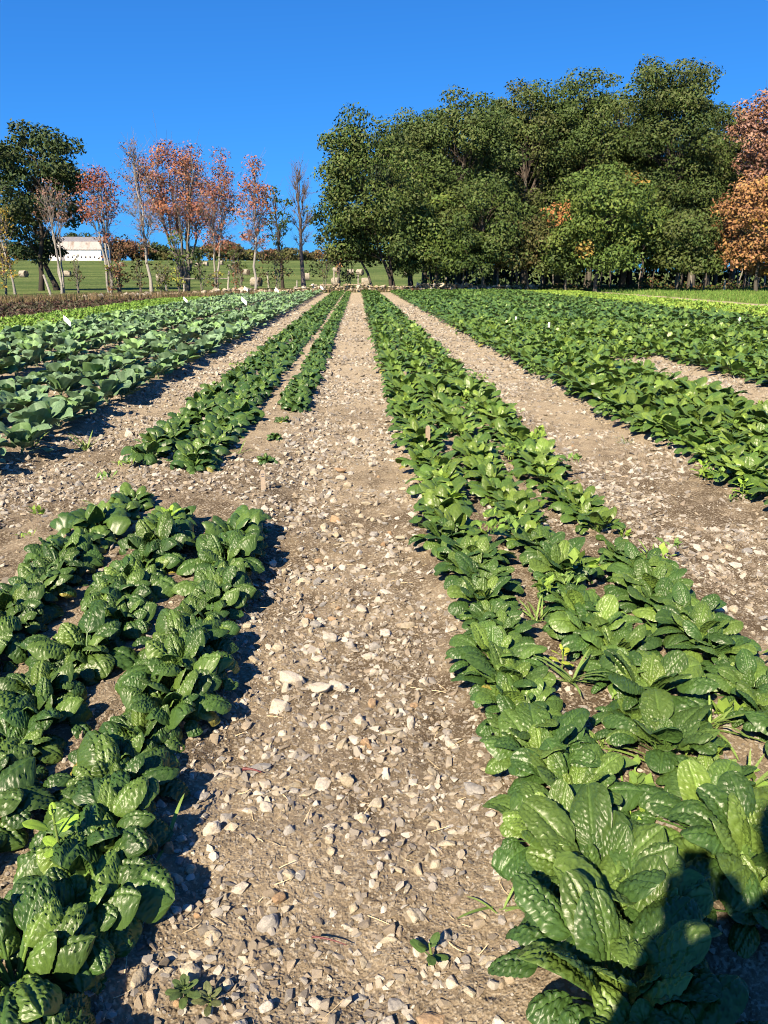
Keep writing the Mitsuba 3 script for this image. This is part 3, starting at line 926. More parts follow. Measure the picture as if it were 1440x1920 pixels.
def ptree(name, label, px, Y, top_py, half_px, low_py, cols, seed, base_px=None, **kw):
    """Sizes read off the photograph at the distance Y: crown middle px, its top and bottom, half-width."""
    bpx = px if base_px is None else base_px
    Pc = at_y(px, (top_py + low_py) / 2, Y)
    Pb = at_y(bpx, 530, Y)
    x = Pb[0]
    z0 = float(terrain(x, Y))
    h = at_y(px, top_py, Y)[2] - z0
    lo = at_y(px, low_py, Y)[2] - z0
    rx = half_px / F * ((Pc - CAM) @ FWD)
    kw.setdefault('lean', (Pc[0] - x, 0))
    return tree(name, label, x, Y, h, rx, max(lo, 0.3), cols, seed, **kw)


# left of the path
ptree('oak_tree', 'large dark green oak at the far left edge above the barn', 82, 72, 232, 88, 455, G_DARK + [(.06, .075, .025)], 101, base_px=76, lobes=80, lobe_r=0.27, dens=15, bark=DARK_BARK, ry=6, leaf=.3)
ptree('oak_tree', 'lower dark green oak limbs left of the white barn', 40, 74, 400, 52, 495, G_DARK, 102, base_px=106, lobes=34, lobe_r=0.27, dens=12, bark=DARK_BARK, trunk_r=.28, ry=3)
ptree('birch_tree', 'slim pale-barked tree with yellow leaves at the left edge', 12, 60, 305, 22, 540, YELLOW + ORANGE[:1], 103, base_px=26, lobes=40, lobe_r=.46, dens=14, leaf=.174, bark=PALE_BARK, trunk_r=.09, lean=(-.9, 0), shape='column', twigs=2)
ptree('young_maple', 'pale slender stems with a few rusty leaves in front of the oak', 95, 61, 330, 34, 430, PINK + RUST[:2], 104, base_px=115, lobes=22, lobe_r=.4, dens=9, leaf=.15, bark=PALE_BARK, stems=3, fan=.25, trunk_r=.14, twigs=4)
ptree('red_maple', 'dark red maple with thin crown right of the barn', 187, 62, 298, 36, 450, RED, 105, base_px=205, lobes=40, lobe_r=.46, dens=14, leaf=.17, bark=PALE_BARK, stems=4, fan=.2, trunk_r=.13, twigs=4, shape='column')
ptree('rusty_shrub', 'rusty brown bush between barn and bare pale stems', 222, 63, 440, 30, 530, RUST, 106, lobes=16, lobe_r=.4, dens=9, leaf=.22, bark=GREY_BARK, stems=4, trunk_r=.07, cat='shrub')
ptree('bare_maple', 'tall nearly bare pinkish tree with leaning pale trunk', 256, 62, 248, 32, 470, PINK, 107, base_px=283, lobes=36, lobe_r=.42, dens=9, leaf=.14, bark=PALE_BARK, trunk_r=.13, twigs=8, shape='column')
ptree('orange_maple', 'wide orange-red maple with many fanning stems', 328, 70, 258, 68, 440, ORED + PINK[:1], 108, base_px=350, lobes=110, lobe_r=.25, dens=15, leaf=.17, bark=GREY_BARK, stems=8, fan=.9, trunk_r=.2, twigs=4, ry=2.6)
ptree('red_maple', 'deep red maple with narrow crown beside the wide orange one', 412, 66, 268, 40, 470, RED + [(.10, .09, .04)], 109, base_px=405, lobes=56, lobe_r=.42, dens=14, leaf=.16, bark=PALE_BARK, stems=2, fan=.3, trunk_r=.14, twigs=4, shape='column')
ptree('orange_maple', 'narrow bright orange-red maple in the gap left of the big trees', 480, 62, 292, 32, 470, ORED + [(.46, .17, .06)], 110, base_px=478, lobes=40, lobe_r=.46, dens=14, leaf=.17, bark=PALE_BARK, trunk_r=.11, twigs=4, shape='column')
ptree('green_maple', 'dark green young tree behind the narrow orange maple', 516, 70, 335, 32, 470, G_DARK, 111, base_px=530, lobes=26, lobe_r=.32, dens=9, leaf=.25, bark=DARK_BARK, trunk_r=.16, twigs=2, ry=1.5)
ptree('bare_tree', 'bare grey-twigged tree just left of the big green trees', 558, 66, 282, 26, 470, [(.22, .20, .19), (.25, .2, .18)], 112, base_px=570, lobes=30, lobe_r=.34, dens=1.0, leaf=.16, bark=(.17, .15, .15), trunk_r=.2, twigs=10, shape='column')
for i, (px, Y, t, hw, lo, cols, nm, lab) in enumerate([
        (335, 62, 425, 26, 500, G_MAPLE, 'green_shrub', 'green leafy bush under the wide orange maple'),
        (300, 61, 480, 24, 540, LIMEL + G_OLIVE, 'yellow_shrub', 'yellow-green bush at the fence below the orange maple'),
        (335, 61, 500, 14, 545, LIMEL, 'yellow_shrub', 'small lime yellow bush beside the rail fence'),
        (405, 62, 490, 14, 545, LIMEL + RUST[:1], 'yellow_shrub', 'yellowish bush round the red maple trunk'),
        (208, 61, 490, 18, 545, LIMEL + RUST, 'yellow_shrub', 'thin yellowish bush at the foot of the red maple stems'),
        (145, 61, 470, 14, 540, G_OLIVE, 'green_shrub', 'thin olive sapling before the hay bale'),
        (520, 64, 445, 34, 530, G_OLIVE + RUST[:1], 'green_shrub', 'olive bush below the dark green young tree'),
        (610, 68, 445, 34, 520, G_OLIVE, 'green_shrub', 'olive sapling clump at the stone wall, left one'),
        (655, 70, 450, 26, 525, G_OLIVE + LIMEL[:1], 'green_shrub', 'olive sapling clump at the stone wall, right one'),
        (634, 67, 480, 9, 515, ORANGE, 'orange_shrub', 'little orange sapling between the olive saplings'),
        (452, 64, 490, 16, 545, RUST, 'rusty_shrub', 'low rust-brown bush beside the narrow orange maple'),
        (378, 63, 470, 22, 540, G_MAPLE + G_OLIVE[:1], 'green_shrub', 'green bush between the wide orange maple and the red one'),
        (262, 63, 475, 20, 540, G_OLIVE, 'green_shrub', 'olive bush left of the leaning pale trunk'),
        (440, 65, 455, 22, 535, G_OAK, 'green_shrub', 'green bush right of the deep red maple'),
        (8, 58, 440, 22, 545, YELLOW + RUST[:1], 'yellow_shrub', 'golden yellow bush at the left frame edge')]):
    ptree(nm, lab, px, Y, t, hw, lo, cols, 130 + i, lobes=14, lobe_r=.42, dens=9, leaf=.22, bark=GREY_BARK, stems=3, fan=.3, trunk_r=.06, twigs=2, cat='shrub')

# the wood on the right
WOOD = [
    ('maple_tree', 'big green maple at the left end of the wood, dark double trunk', 672, 68, 210, 104, 490, G_OAK + G_MAPLE[:2], 201, 738, 96, .155, ()),
    ('maple_tree', 'dome-topped green tree second from the left end of the wood', 868, 74, 165, 104, 480, G_OAK, 202, 860, 96, .16, ()),
    ('oak_tree', 'olive-topped tree in the middle of the wood', 985, 80, 150, 95, 460, G_OAK + G_OLIVE[:2], 203, 980, 80, .17, ()),
    ('oak_tree', 'tall green tree left of the highest crown in the wood', 1095, 80, 132, 90, 460, G_OAK, 204, 1100, 80, .17, ()),
    ('oak_tree', 'tallest tree of the wood with airy feathery top', 1238, 76, 98, 112, 455, G_OAK + G_MAPLE[:1], 205, 1296, 110, .145, ()),
    ('oak_tree', 'grey-green tree showing behind the tallest one at right', 1372, 82, 165, 45, 440, G_OLIVE, 206, 1370, 40, .26, ()),
    ('orange_maple', 'orange maple with thin pinkish top at the right frame edge', 1425, 71, 168, 62, 400, RUST[:2] + PINK + ORANGE[:1], 207, 1455, 60, .2, ()),
    ('orange_maple', 'golden orange low maple at the right edge of the wood', 1418, 64, 330, 70, 520, ORANGE[:1] + RUST[:2] + ORANGE + YELLOW[:1], 208, 1420, 60, .2, ()),
    ('maple_tree', 'bright mid-green maple in front with orange tinged branch ends', 1140, 66, 315, 98, 500, G_MAPLE, 209, 1117, 80, .17, ((-4.2, 6.2, 1.1, (.48, .22, .08)), (2.4, 9.1, 0.9, (.5, .34, .08)), (-1.8, 3.4, .7, (.45, .32, .08)))),
    ('maple_tree', 'green tree bulging forward in the middle of the wood', 905, 68, 330, 70, 500, G_OAK, 210, 905, 54, .2, ()),
    ('maple_tree', 'lower green tree right of the dark double trunk', 815, 69, 360, 60, 505, G_MAPLE + G_OAK, 211, 818, 44, .22, ()),
    ('maple_tree', 'low green tree beneath the tallest crown', 1265, 66, 400, 66, 510, G_OAK + G_OLIVE[:1], 212, 1270, 44, .22, ()),
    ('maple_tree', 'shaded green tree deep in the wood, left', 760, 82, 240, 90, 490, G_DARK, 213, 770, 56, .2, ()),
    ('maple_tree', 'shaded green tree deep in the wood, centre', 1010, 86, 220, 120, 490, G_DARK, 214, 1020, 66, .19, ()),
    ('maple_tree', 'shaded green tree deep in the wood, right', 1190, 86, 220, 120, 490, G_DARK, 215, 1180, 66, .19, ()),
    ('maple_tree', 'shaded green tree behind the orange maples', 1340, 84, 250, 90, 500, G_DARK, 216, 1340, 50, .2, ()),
    ('oak_tree', 'green tree beyond the orange maples at the frame edge', 1500, 80, 180, 80, 500, G_OAK, 217, 1510, 40, .2, ()),
    ('oak_tree', 'olive-green crown filling the skyline right of the big maple', 790, 83, 192, 70, 440, G_OAK, 219, 795, 44, .2, ()),
    ('oak_tree', 'green crown between the dome-topped and olive-topped trees', 925, 84, 160, 66, 440, G_OAK + G_OLIVE[:1], 220, 930, 44, .2, ()),
    ('oak_tree', 'green crown right of the olive-topped tree on the skyline', 1045, 85, 140, 66, 440, G_OAK, 221, 1045, 44, .2, ()),
    ('oak_tree', 'green crown just left of the tallest tree on the skyline', 1160, 85, 120, 66, 440, G_OAK, 222, 1165, 44, .2, ()),
    ('oak_tree', 'green crown just right of the tallest tree on the skyline', 1340, 80, 160, 58, 430, G_OAK + G_OLIVE[:1], 223, 1325, 30, .24, ()),
    ('maple_tree', 'low leafy green tree at the foot of the wood, left of centre', 872, 67, 425, 46, 512, G_MAPLE[:2] + G_OAK[:2], 224, 868, 26, .27, ()),
    ('maple_tree', 'low leafy green tree at the foot of the wood, below the orange-tipped maple', 1060, 67, 430, 46, 512, G_OAK, 225, 1062, 26, .27, ()),
    ('maple_tree', 'low leafy green tree between the orange-tipped maple and the golden one', 1320, 67, 430, 40, 512, G_OAK + G_OLIVE[:1], 226, 1322, 26, .27, ()),
    ('maple_tree', 'low leafy tree hanging beside the dark double trunk', 770, 69, 430, 42, 508, G_OAK, 227, 772, 26, .27, ()),
    ('maple_tree', 'low spreading green limbs at the left foot of the big maple', 628, 69, 370, 56, 485, G_OAK, 228, 700, 30, .25, ()),
    ('maple_tree', 'olive low crown over the pale trunk left of centre', 980, 69, 410, 60, 505, G_OLIVE, 218, 990, 34, .24, ()),
]
for (nm, lab, px, Y, t, hw, lo, cols, sd, bpx, lb, lr, spots) in WOOD:
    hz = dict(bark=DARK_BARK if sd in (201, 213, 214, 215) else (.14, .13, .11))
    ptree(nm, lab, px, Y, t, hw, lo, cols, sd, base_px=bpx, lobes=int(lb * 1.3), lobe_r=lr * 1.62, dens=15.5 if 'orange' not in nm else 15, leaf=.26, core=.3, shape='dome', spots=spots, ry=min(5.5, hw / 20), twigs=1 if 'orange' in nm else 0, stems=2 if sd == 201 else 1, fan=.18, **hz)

# slim trunks in the shade under the wood
R = rgen(31)
for i in range(46):
    px = R.uniform(770, 1460)
    Y = R.uniform(70, 84)
    b = at_y(px, 530, Y)
    pale = R.random() < 0.5
    h = R.uniform(6, 9)
    pale_words = 'pale' if pale else 'dark'
    tree('sapling', f'slim {pale_words}-barked sapling standing in the shade under the wood', b[0], Y, h, R.uniform(.9, 1.6), h * .55, G_DARK, 400 + i, lobes=5, lobe_r=.55, dens=8, bark=(.34, .32, .28) if pale else (.10, .09, .08), trunk_r=R.uniform(.05, .14), lean=(R.normal(0, .5), 0), group=f'slim {pale_words} saplings under the wood')
# undergrowth: a mass of dark leaves behind the trunks
def leaf_mass(name, label, cat, pts, sizes, cols, seed, bsdf='tree_leaf', up=.4):
    r = rgen(seed)
    n = len(pts)
    nrm = r.normal(size=(n, 3)) + np.array([0, -0.4, up]); nrm /= np.linalg.norm(nrm, axis=1, keepdims=True)
    a = np.cross(nrm, r.normal(size=(n, 3))); a /= np.linalg.norm(a, axis=1, keepdims=True)
    b = np.cross(nrm, a)
    sz = np.asarray(sizes).reshape(-1, 1) * r.uniform(.6, 1.3, (n, 1))
    q = np.stack([pts - a * sz * .55, pts + b * sz * .33, pts + a * sz * .55, pts - b * sz * .33], 1)
    cc = np.asarray(cols)[r.integers(0, len(cols), n)] * r.uniform(.75, 1.25, (n, 1))
    i = np.arange(n)[:, None] * 4
    f = np.vstack([i + np.array([[0, 1, 2]]), i + np.array([[0, 2, 3]])])
    key = thing(name, label, cat, kind='stuff')
    scene[key] = ply((q.reshape(-1, 3), f), bsdf, smooth=False, color=np.repeat(cc, 4, 0))


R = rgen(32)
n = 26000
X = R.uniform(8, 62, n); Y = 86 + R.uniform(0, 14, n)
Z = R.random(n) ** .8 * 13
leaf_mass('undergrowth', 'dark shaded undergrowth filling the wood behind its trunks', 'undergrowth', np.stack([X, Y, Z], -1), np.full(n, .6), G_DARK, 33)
n = 5200
X = R.uniform(4, 46, n); e = edge_y(X)
Y = e + 1.2 + R.uniform(0, 5, n) ** 1.0
lump = meshkit.noise(np.stack([X * .7, Y * .4, X * 0], -1), 6)
Z = R.random(n) * (0.25 + 1.1 * lump ** 2)
leaf_mass('brush', 'low brush with rusty and green leaves along the foot of the wood', 'brush', np.stack([X, Y, Z], -1), np.full(n, .2), G_OAK + RUST[:3] + G_MAPLE, 34)

# far treeline beyond the hay meadow
R = rgen(35)
FAR = [(225, 452, 40, RUST, 'rusty brown tree right beside the white barn, far off'), (268, 455, 22, RUST + G_OLIVE, 'far rusty-green tree left of the leaning pale trunk'), (290, 458, 26, G_DARK, 'far dark green round tree at the meadow edge'),
       (318, 462, 22, G_OLIVE, 'far olive tree behind the yellow-green bush'), (362, 462, 24, G_DARK, 'far dark tree behind the wide orange maple'), (425, 456, 36, RUST + G_OLIVE, 'far rust-coloured domed tree behind the red maple'), (465, 468, 24, G_OLIVE + LIMEL[:1], 'far yellowish olive tree by the narrow orange maple'),
       (505, 470, 22, RUST, 'far russet tree right of the narrow orange maple'), (545, 468, 26, G_OLIVE, 'far olive tree behind the bare twigs'), (590, 470, 24, G_OLIVE + ORANGE[:1], 'far olive and orange tree behind the saplings'), (640, 470, 26, G_OLIVE + LIMEL[:1], 'far yellow-green tree left of the big maple'),
       (690, 466, 28, G_OAK, 'far green tree behind the big maple trunk'), (745, 468, 28, G_OAK, 'far green tree right of the dark double trunk'), (150, 440, 36, G_DARK, 'far dark tree behind the white barn roof'), (95, 450, 34, G_DARK, 'far dark tree left of the white barn'), (40, 455, 34, G_DARK + RUST[:1], 'far dark tree at the left end of the meadow'),
       (-15, 455, 34, G_DARK, 'far dark tree beyond the left frame edge'), (800, 470, 30, G_OAK, 'far green tree seen low between the trunks')]
for i, (px, t, hw, cols, lab) in enumerate(FAR):
    Y = R.uniform(318, 345)
    b = at_y(px, 495, Y)
    z0 = float(terrain(b[0], Y))
    h = at_y(px, t, Y)[2] - z0
    rx = hw / F * (Y * .955)
    tree('far_tree', lab, b[0], Y, h, rx, 0.6, cols, 500 + i, lobes=22, lobe_r=.34, leaf=1.1, dens=1.6, bark=DARK_BARK, trunk_r=.3, ry=5)

# ------------------------------------------------------------------ field edge: dry grass, wall, fence
def blades(name, label, X, Y, h, w, cols, seed, kindlabel='grass'):
    r = rgen(seed)
    n = len(X)
    Z = terrain(X, Y) + 0.0
    a = r.uniform(0, 2 * PI, n)
    la = r.uniform(0, 2 * PI, n)
    hh = h * r.uniform(.5, 1.25, n)
    le = hh * np.abs(r.normal(0, .35, n))
    d = np.stack([np.cos(a), np.sin(a), a * 0], -1) * (w * r.uniform(.6, 1.3, n))[:, None]
    b0 = np.stack([X, Y, Z], -1)
    md = b0 + np.stack([np.cos(la) * le * .35, np.sin(la) * le * .35, hh * .6], -1)
    tp = b0 + np.stack([np.cos(la) * le, np.sin(la) * le, hh], -1)
    q = np.stack([b0 - d, b0 + d, md + d * .8, md - d * .8, tp], 1)
    i = np.arange(n)[:, None] * 5
    f = np.vstack([i + np.array([[0, 1, 2]]), i + np.array([[0, 2, 3]]), i + np.array([[3, 2, 4]])])
    cc = np.asarray(cols)[r.integers(0, len(cols), n)] * r.uniform(.75, 1.25, (n, 1))
    key = thing(name, label, kindlabel, kind='stuff')
    scene[key] = ply((q.reshape(-1, 3), f), 'plain_matte', smooth=False, color=np.repeat(cc, 5, 0))


R = rgen(41)
n = 26000
X = R.uniform(-32, 6, n); Y = edge_y(X) + R.uniform(-.3, 7.5, n) ** 1
kp = (X < -7) | (R.random(n) < .3)
X, Y = X[kp], Y[kp]
blades('dry_grass', 'rusty dry grass along the field edge below the fence', X, Y, .38, .02, [(.19, .135, .075), (.23, .165, .09), (.16, .13, .065), (.15, .165, .06), (.28, .22, .13)], 42)
n = 24000
X = R.uniform(20.3, 52, n); Y = R.uniform(28, 76, n)
kp = (Y < edge_y(X) + 1.5) & in_view(np.stack([X, Y, X * 0], -1), 60)
blades('grass', 'green grass strip between the crops and the wood on the right', X[kp], Y[kp], .22, .035, [(.15, .28, .05), (.19, .33, .06), (.13, .25, .045), (.23, .32, .08)], 43)

R = rgen(44)
wall = thing('stone_wall', 'low tumbled wall of pale field stones along the end of the field', 'wall')
wparts = []
for X in np.arange(-31, 16, 0.16):
    lump = float(meshkit.noise(np.array([X * .35, 3.0, 0.0]), 8))
    for lay in range(1 + int(lump * 3.6)):
        cv, cf = CHIPS[int(R.integers(9, 18))]
        s = R.uniform(.10, .26)
        x, y = X + R.normal(0, .1), float(edge_y(X)) + (2.6 if X < -8 else 1.5) + R.normal(0, .22)
        v = cv * s @ rot([0, 0, 1], R.uniform(0, 6)).T * np.array([1.1, 1.1, 1.2])
        wparts.append((v + np.array([x, y, float(terrain(x, y)) + .06 + lay * .17]), cf, CHIPCOL[int(R.integers(10))] * R.uniform(.9, 1.4)))
wv, wf, wc = cat_mesh(wparts)
part(wall, 'stones', ply((wv, wf), 'stone_matte', smooth=False, color=wc), kind='stuff')

fence = thing('fence', 'wire deer fence of thin grey wooden posts along the field end', 'fence')
POSTS = [(97, 557, 515, .35), (227, 549, 513, .2), (313, 546, 516, .1), (346, 549, 522, .0), (427, 548, 508, -.2), (504, 540, 510, .1), (557, 538, 526, 0), (627, 541, 508, 0), (672, 538, 516, 0), (836, 535, 519, 0), (1048, 532, 497, 0), (1209, 536, 514, 0), (1357, 547, 524, 0)]
ptops = []
for (px, py, pt, ln) in POSTS:
    b = hit(px, py)
    tz = at_y(px, pt, b[1])[2]
    pts = [[b[0], b[1], -.1], [b[0] - ln * .5, b[1], tz * .5], [b[0] - ln, b[1], tz]]
    part(fence, 'post', ply(tube(pts, [.07, .065, .06], 8), 'plain_matte', smooth=35, ) if False else ply(tube(pts, [.085, .08, .075], 8), 'post_wood', smooth=False))
    ptops.append((b[0] - ln, b[1], tz))


def post_color(p, n, uv):
    return mikit.mix((.62, .60, .53), (.42, .39, .33), mikit.fbm(p.x * 40, p.y * 40, p.z * 3, 3))


mat('post_wood', two({'type': 'principled', 'base_color': cproc(post_color), 'roughness': .9, 'specular': .2}))
a, b = ptops[3], ptops[4]
part(fence, 'rail', ply(tube([[a[0], a[1], a[2] - .05], [b[0], b[1], a[2] - .02]], .045, 7), 'post_wood'), label='horizontal wooden rail between two posts')
mat('wire_grey', {'type': 'principled', 'base_color': rgb(.35, .35, .34), 'metallic': .6, 'roughness': .5})
for lv_ in (.5, .9):
    for (a, b) in zip(ptops[:-1], ptops[1:]):
        if abs(a[0] - b[0]) < 9:
            part(fence, 'wire', ply(tube([[a[0], a[1], a[2] * lv_], [(a[0] + b[0]) / 2, (a[1] + b[1]) / 2, (a[2] + b[2]) / 2 * lv_ - .04], [b[0], b[1], b[2] * lv_]], .006, 4), 'wire_grey'))

# ------------------------------------------------------------------ hay bales
def hay_color(p, n, uv):
    a = mikit.fbm(p.x * 2.5, p.y * 9, p.z * 9, 4)
    return mikit.mix((.38, .34, .26), (.52, .48, .39), mikit.smoothstep(.3, .7, a))


def hay_end(p, n, uv):
    a = mikit.fbm(p.x * 9, p.y * 9, p.z * 9, 3)
    return mikit.mix((.22, .17, .10), (.36, .29, .18), a)


mat('hay_side', two({'type': 'principled', 'base_color': cproc(hay_color), 'roughness': .95, 'specular': .1}))
mat('hay_end', two({'type': 'principled', 'base_color': cproc(hay_end), 'roughness': .95, 'specular': .1}))
BALES = [(45, 520, 'round hay bale at the far left of the meadow'), (127, 519, 'round hay bale behind the pale slender stems'), (228, 500, 'small far hay bale right of the barn'), (302, 529, 'round hay bale left of the rail fence'), (371, 501, 'far hay bale, left of two beside the orange maple'),
         (386, 499, 'far hay bale, right of two beside the orange maple'), (432, 505, 'far hay bale right of the red maple trunk'), (462, 516, 'hay bale left of the narrow orange maple'), (441, 499, 'most distant hay bale above the red maple bush'), (481, 537, 'nearest hay bale by the narrow orange maple foot'),
         (573, 526, 'hay bale behind the bare tree trunk'), (630, 534, 'round hay bale between the olive saplings'), (685, 535, 'hay bale lying just left of the path end'), (630, 510, 'far hay bale above the sapling gap'), (657, 516, 'far hay bale, left of two near the big maple'), (675, 516, 'far hay bale, right of two near the big maple'),
         (764, 517, 'hay bale right of the dark double trunk'), (415, 497, 'tiny far hay bale between the two red maples')]
R = rgen(51)
for (px, py, lab) in BALES:
    b = hit(px, py)
    rad = .68 * R.uniform(.92, 1.08) * (.74 if py > 529 else .88)
    ln = rad * 1.06
    key = thing('hay_bale', lab, 'hay bale')
    ang = np.linspace(0, 2 * PI, 25)[:-1]
    xs_ = np.array([-ln, -ln * .97, -.3, .3, ln * .97, ln])
    rr = rad * np.array([.95, 1, 1.01, 1.01, 1, .95])
    v = np.stack([np.broadcast_to(xs_[:, None], (6, 24)), rr[:, None] * np.cos(ang), rr[:, None] * np.sin(ang)], -1)
    v = v + (meshkit.noise(v * 5 + px) - .5)[..., None] * .06
    v = v.reshape(-1, 3)
    v[:, 2] = np.maximum(v[:, 2], -rad * .93)
    M = rot([0, 0, 1], math.radians(R.normal(-18, 14)))
    i, j = np.meshgrid(np.arange(5), np.arange(24), indexing='ij')
    q = np.stack([i * 24 + j, i * 24 + (j + 1) % 24, (i + 1) * 24 + (j + 1) % 24, (i + 1) * 24 + j], -1).reshape(-1, 4)
    pos = np.array([b[0], b[1], float(terrain(b[0], b[1])) + rad * .93])
    part(key, 'side', ply((v @ M.T + pos, q), 'hay_side', smooth=True))
    for e in (0, 5):
        ring = v[e * 24:(e + 1) * 24]
        c = ring.mean(0, keepdims=True) + np.array([[.03 if e else -.03, 0, 0]])
        vv = np.vstack([ring, c]) @ M.T + pos
        part(key, 'end', ply((vv, np.stack([np.arange(24), (np.arange(24) + 1) % 24, np.full(24, 24)], 1)), 'hay_end'))

# ------------------------------------------------------------------ barn
def barn_white(p, n, uv):
    a = mikit.fbm(p.x * .7, p.y * .7, p.z * .25, 4)
    return mikit.mix((.80, .80, .78), (.62, .60, .56), mikit.smoothstep(.5, .85, a))


def barn_roof(p, n, uv):
    a = mikit.fbm(p.x * 1.1, p.y * .3, p.z * .35, 4)
    return mikit.mix((.46, .44, .42), (.28, .22, .18), mikit.smoothstep(.48, .8, a))


mat('barn_white', two({'type': 'principled', 'base_color': mikit.proc(barn_white), 'roughness': .7}))
mat('barn_roof', two({'type': 'principled', 'base_color': cproc(barn_roof), 'roughness': .6, 'metallic': .1}))
mat('barn_top', two({'type': 'principled', 'base_color': rgb(.17, .17, .18), 'roughness': .6}))
mat('dark_opening', two({'type': 'principled', 'base_color': rgb(.03, .03, .035), 'roughness': .4}))
YB = 292.0
bl, br = at_y(94, 492, YB), at_y(191, 492, YB)
zb = float(terrain(bl[0], YB)) - .15
L_ = br[0] - bl[0]
wall_h = at_y(150, 466, YB)[2] - zb
r1 = at_y(150, 453, YB)[2] - zb
r2 = at_y(150, 443.5, YB)[2] - zb
barn = thing('barn', 'long white gambrel-roofed barn beyond the meadow behind the left trees', 'barn')
D_ = 11.0


def barn_place(v):
    a = math.radians(0)
    c, s = math.cos(a), math.sin(a)
    v = np.asarray(v, float)
    return np.stack([bl[0] + v[:, 0] * c - v[:, 1] * s, YB + v[:, 0] * s + v[:, 1] * c, zb + v[:, 2]], -1)


prof = np.array([[0, 0], [D_, 0], [D_, wall_h], [D_ - 1.6, r1], [D_ / 2, r2], [1.6, r1], [0, wall_h]])
n = len(prof)
v = np.vstack([np.c_[np.zeros(n), prof], np.c_[np.full(n, L_), prof]])
f = [[i, (i + 1) % n, n + (i + 1) % n] for i in range(2)] + [[i, n + (i + 1) % n, n + i] for i in range(2)] + [[6, 0, n], [6, n, n + 6]]
f += [[0, i + 1, i] for i in range(1, n - 1)] + [[n, n + i, n + i + 1] for i in range(1, n - 1)]
part(barn, 'wall', ply((barn_place(v), np.array(f)), 'barn_white'))


def roof_slab(p0, p1, over, th=.12):
    """A slab between two profile points, along the whole barn."""
    p0, p1 = np.array(p0, float), np.array(p1, float)
    nn = np.array([-(p1 - p0)[1], (p1 - p0)[0]]); nn /= np.linalg.norm(nn)
    if nn[1] < 0:
        nn = -nn
    pr = [p0 + nn * .02, p1 + nn * .02, p1 + nn * (.02 + th), p0 + nn * (.02 + th)]
    v = np.array([[x, *p] for x in (-over, L_ + over) for p in pr])
    m = trimesh.Trimesh(barn_place(v)).convex_hull
    return np.array(m.vertices), np.array(m.faces)


ext = np.array([-.35, -.45])
rf = part(barn, 'roof', ply(cat_mesh([roof_slab(prof[6] + ext, prof[5], .4), roof_slab(prof[2] + ext * np.array([-1, 1]), prof[3], .4)]), 'barn_roof'))
part(barn, 'roof_top', ply(cat_mesh([roof_slab(prof[5], prof[4], .4), roof_slab(prof[3], prof[4], .4)]), 'barn_top'), label='grey upper slope of the barn roof')
for k in range(1, 24):
    x = L_ * k / 24
    q0, q1 = prof[6] + ext, prof[5]
    part(rf, 'seam', ply(barn_place(np.array([[x - .04, q0[0] - .14, q0[1] + .08], [x + .04, q0[0] - .14, q0[1] + .08], [x + .04, q1[0] - .16, q1[1] + .10], [x - .04, q1[0] - .16, q1[1] + .10], [x, q0[0] - .2, q0[1] + .14], [x, q1[0] - .22, q1[1] + .16]])) and (barn_place(np.array([[x - .04, q0[0] - .14, q0[1] + .08], [x, q0[0] - .22, q0[1] + .16], [x + .04, q0[0] - .14, q0[1] + .08], [x - .04, q1[0] - .14, q1[1] + .08], [x, q1[0] - .22, q1[1] + .16], [x + .04, q1[0] - .14, q1[1] + .08]])), np.array([[0, 1, 4], [0, 4, 3], [1, 2, 5], [1, 5, 4]])), 'barn_roof')) if False else None
for k in range(7):
    x = L_ * (.36 + .085 * k)
    w = part(barn, 'window', ply((lambda b: (barn_place(b[0]), b[1]))(box(x - .38, x + .38, -.09, -.01, .9, 1.75)), 'barn_white'))
    part(w, 'pane', ply((lambda b: (barn_place(b[0]), b[1]))(box(x - .28, x + .28, -.12, -.093, 1.0, 1.65)), 'dark_opening'))
part(barn, 'door', ply((lambda b: (barn_place(b[0]), b[1]))(box(L_ * .22, L_ * .29, -.12, -.01, 0, 2.3)), 'barn_top'), label='grey door in the white barn wall')

# ------------------------------------------------------------------ marker flags, stakes, tags
mat('flag_white', two({'type': 'principled', 'base_color': rgb(.86, .87, .86), 'roughness': .6}))
mat('flag_wire', {'type': 'principled', 'base_color': rgb(.3, .3, .3), 'metallic': .7, 'roughness': .4})
FLAGS = [(125, 600, 14, 'white marker flag among the brassicas at the left, nearest one'), (347, 561, 8, 'white marker flag in the lettuce left of the rail post'), (457, 563, 11, 'white marker flag above the brassica rows in mid field'), (461, 541, 7, 'white marker flag at the field edge left of the path'), (519, 543, 7, 'white marker flag by the stone wall near the saplings'), (603, 539, 6, 'small white marker flag nearest the path end')]
for (px, py, w, lab) in FLAGS:
    # the flag stands on a wire about 0.55 m over the soil
    d = ray(px, py)
    t = (0.55 - 1.5) / d[2]
    C = CAM + d * t
    sz = w / F * ((C - CAM) @ FWD)
    key = thing('marker_flag', lab, 'flag')
    part(key, 'wire', ply(tube([[C[0] - sz * .4, C[1], float(gz(C[0], C[1])) - .05], [C[0] - sz * .42, C[1], .55], [C[0] - sz * .4, C[1], .55 + sz * .6]], .0025, 5), 'flag_wire'))
    u = np.linspace(0, 1, 7)
    top = np.stack([C[0] - sz * .4 + sz * .95 * u, C[1] + .05 * sz * np.sin(u * 6), .55 + sz * (.62 - .9 * u ** 1.3)], -1)
    bot = np.stack([C[0] - sz * .4 + sz * .85 * u, C[1] + .07 * sz * np.sin(u * 6 + .4), .55 + sz * (-.1 - .75 * u)], -1)
    v = np.vstack([top, bot, top + [0, .002, 0], bot + [0, .002, 0]])
    q = [[i, i + 1, 8 + i, 7 + i] for i in range(6)] + [[14 + i, 21 + i, 22 + i, 15 + i] for i in range(6)]
    part(key, 'flag', ply((v, np.array(q)), 'flag_white'))


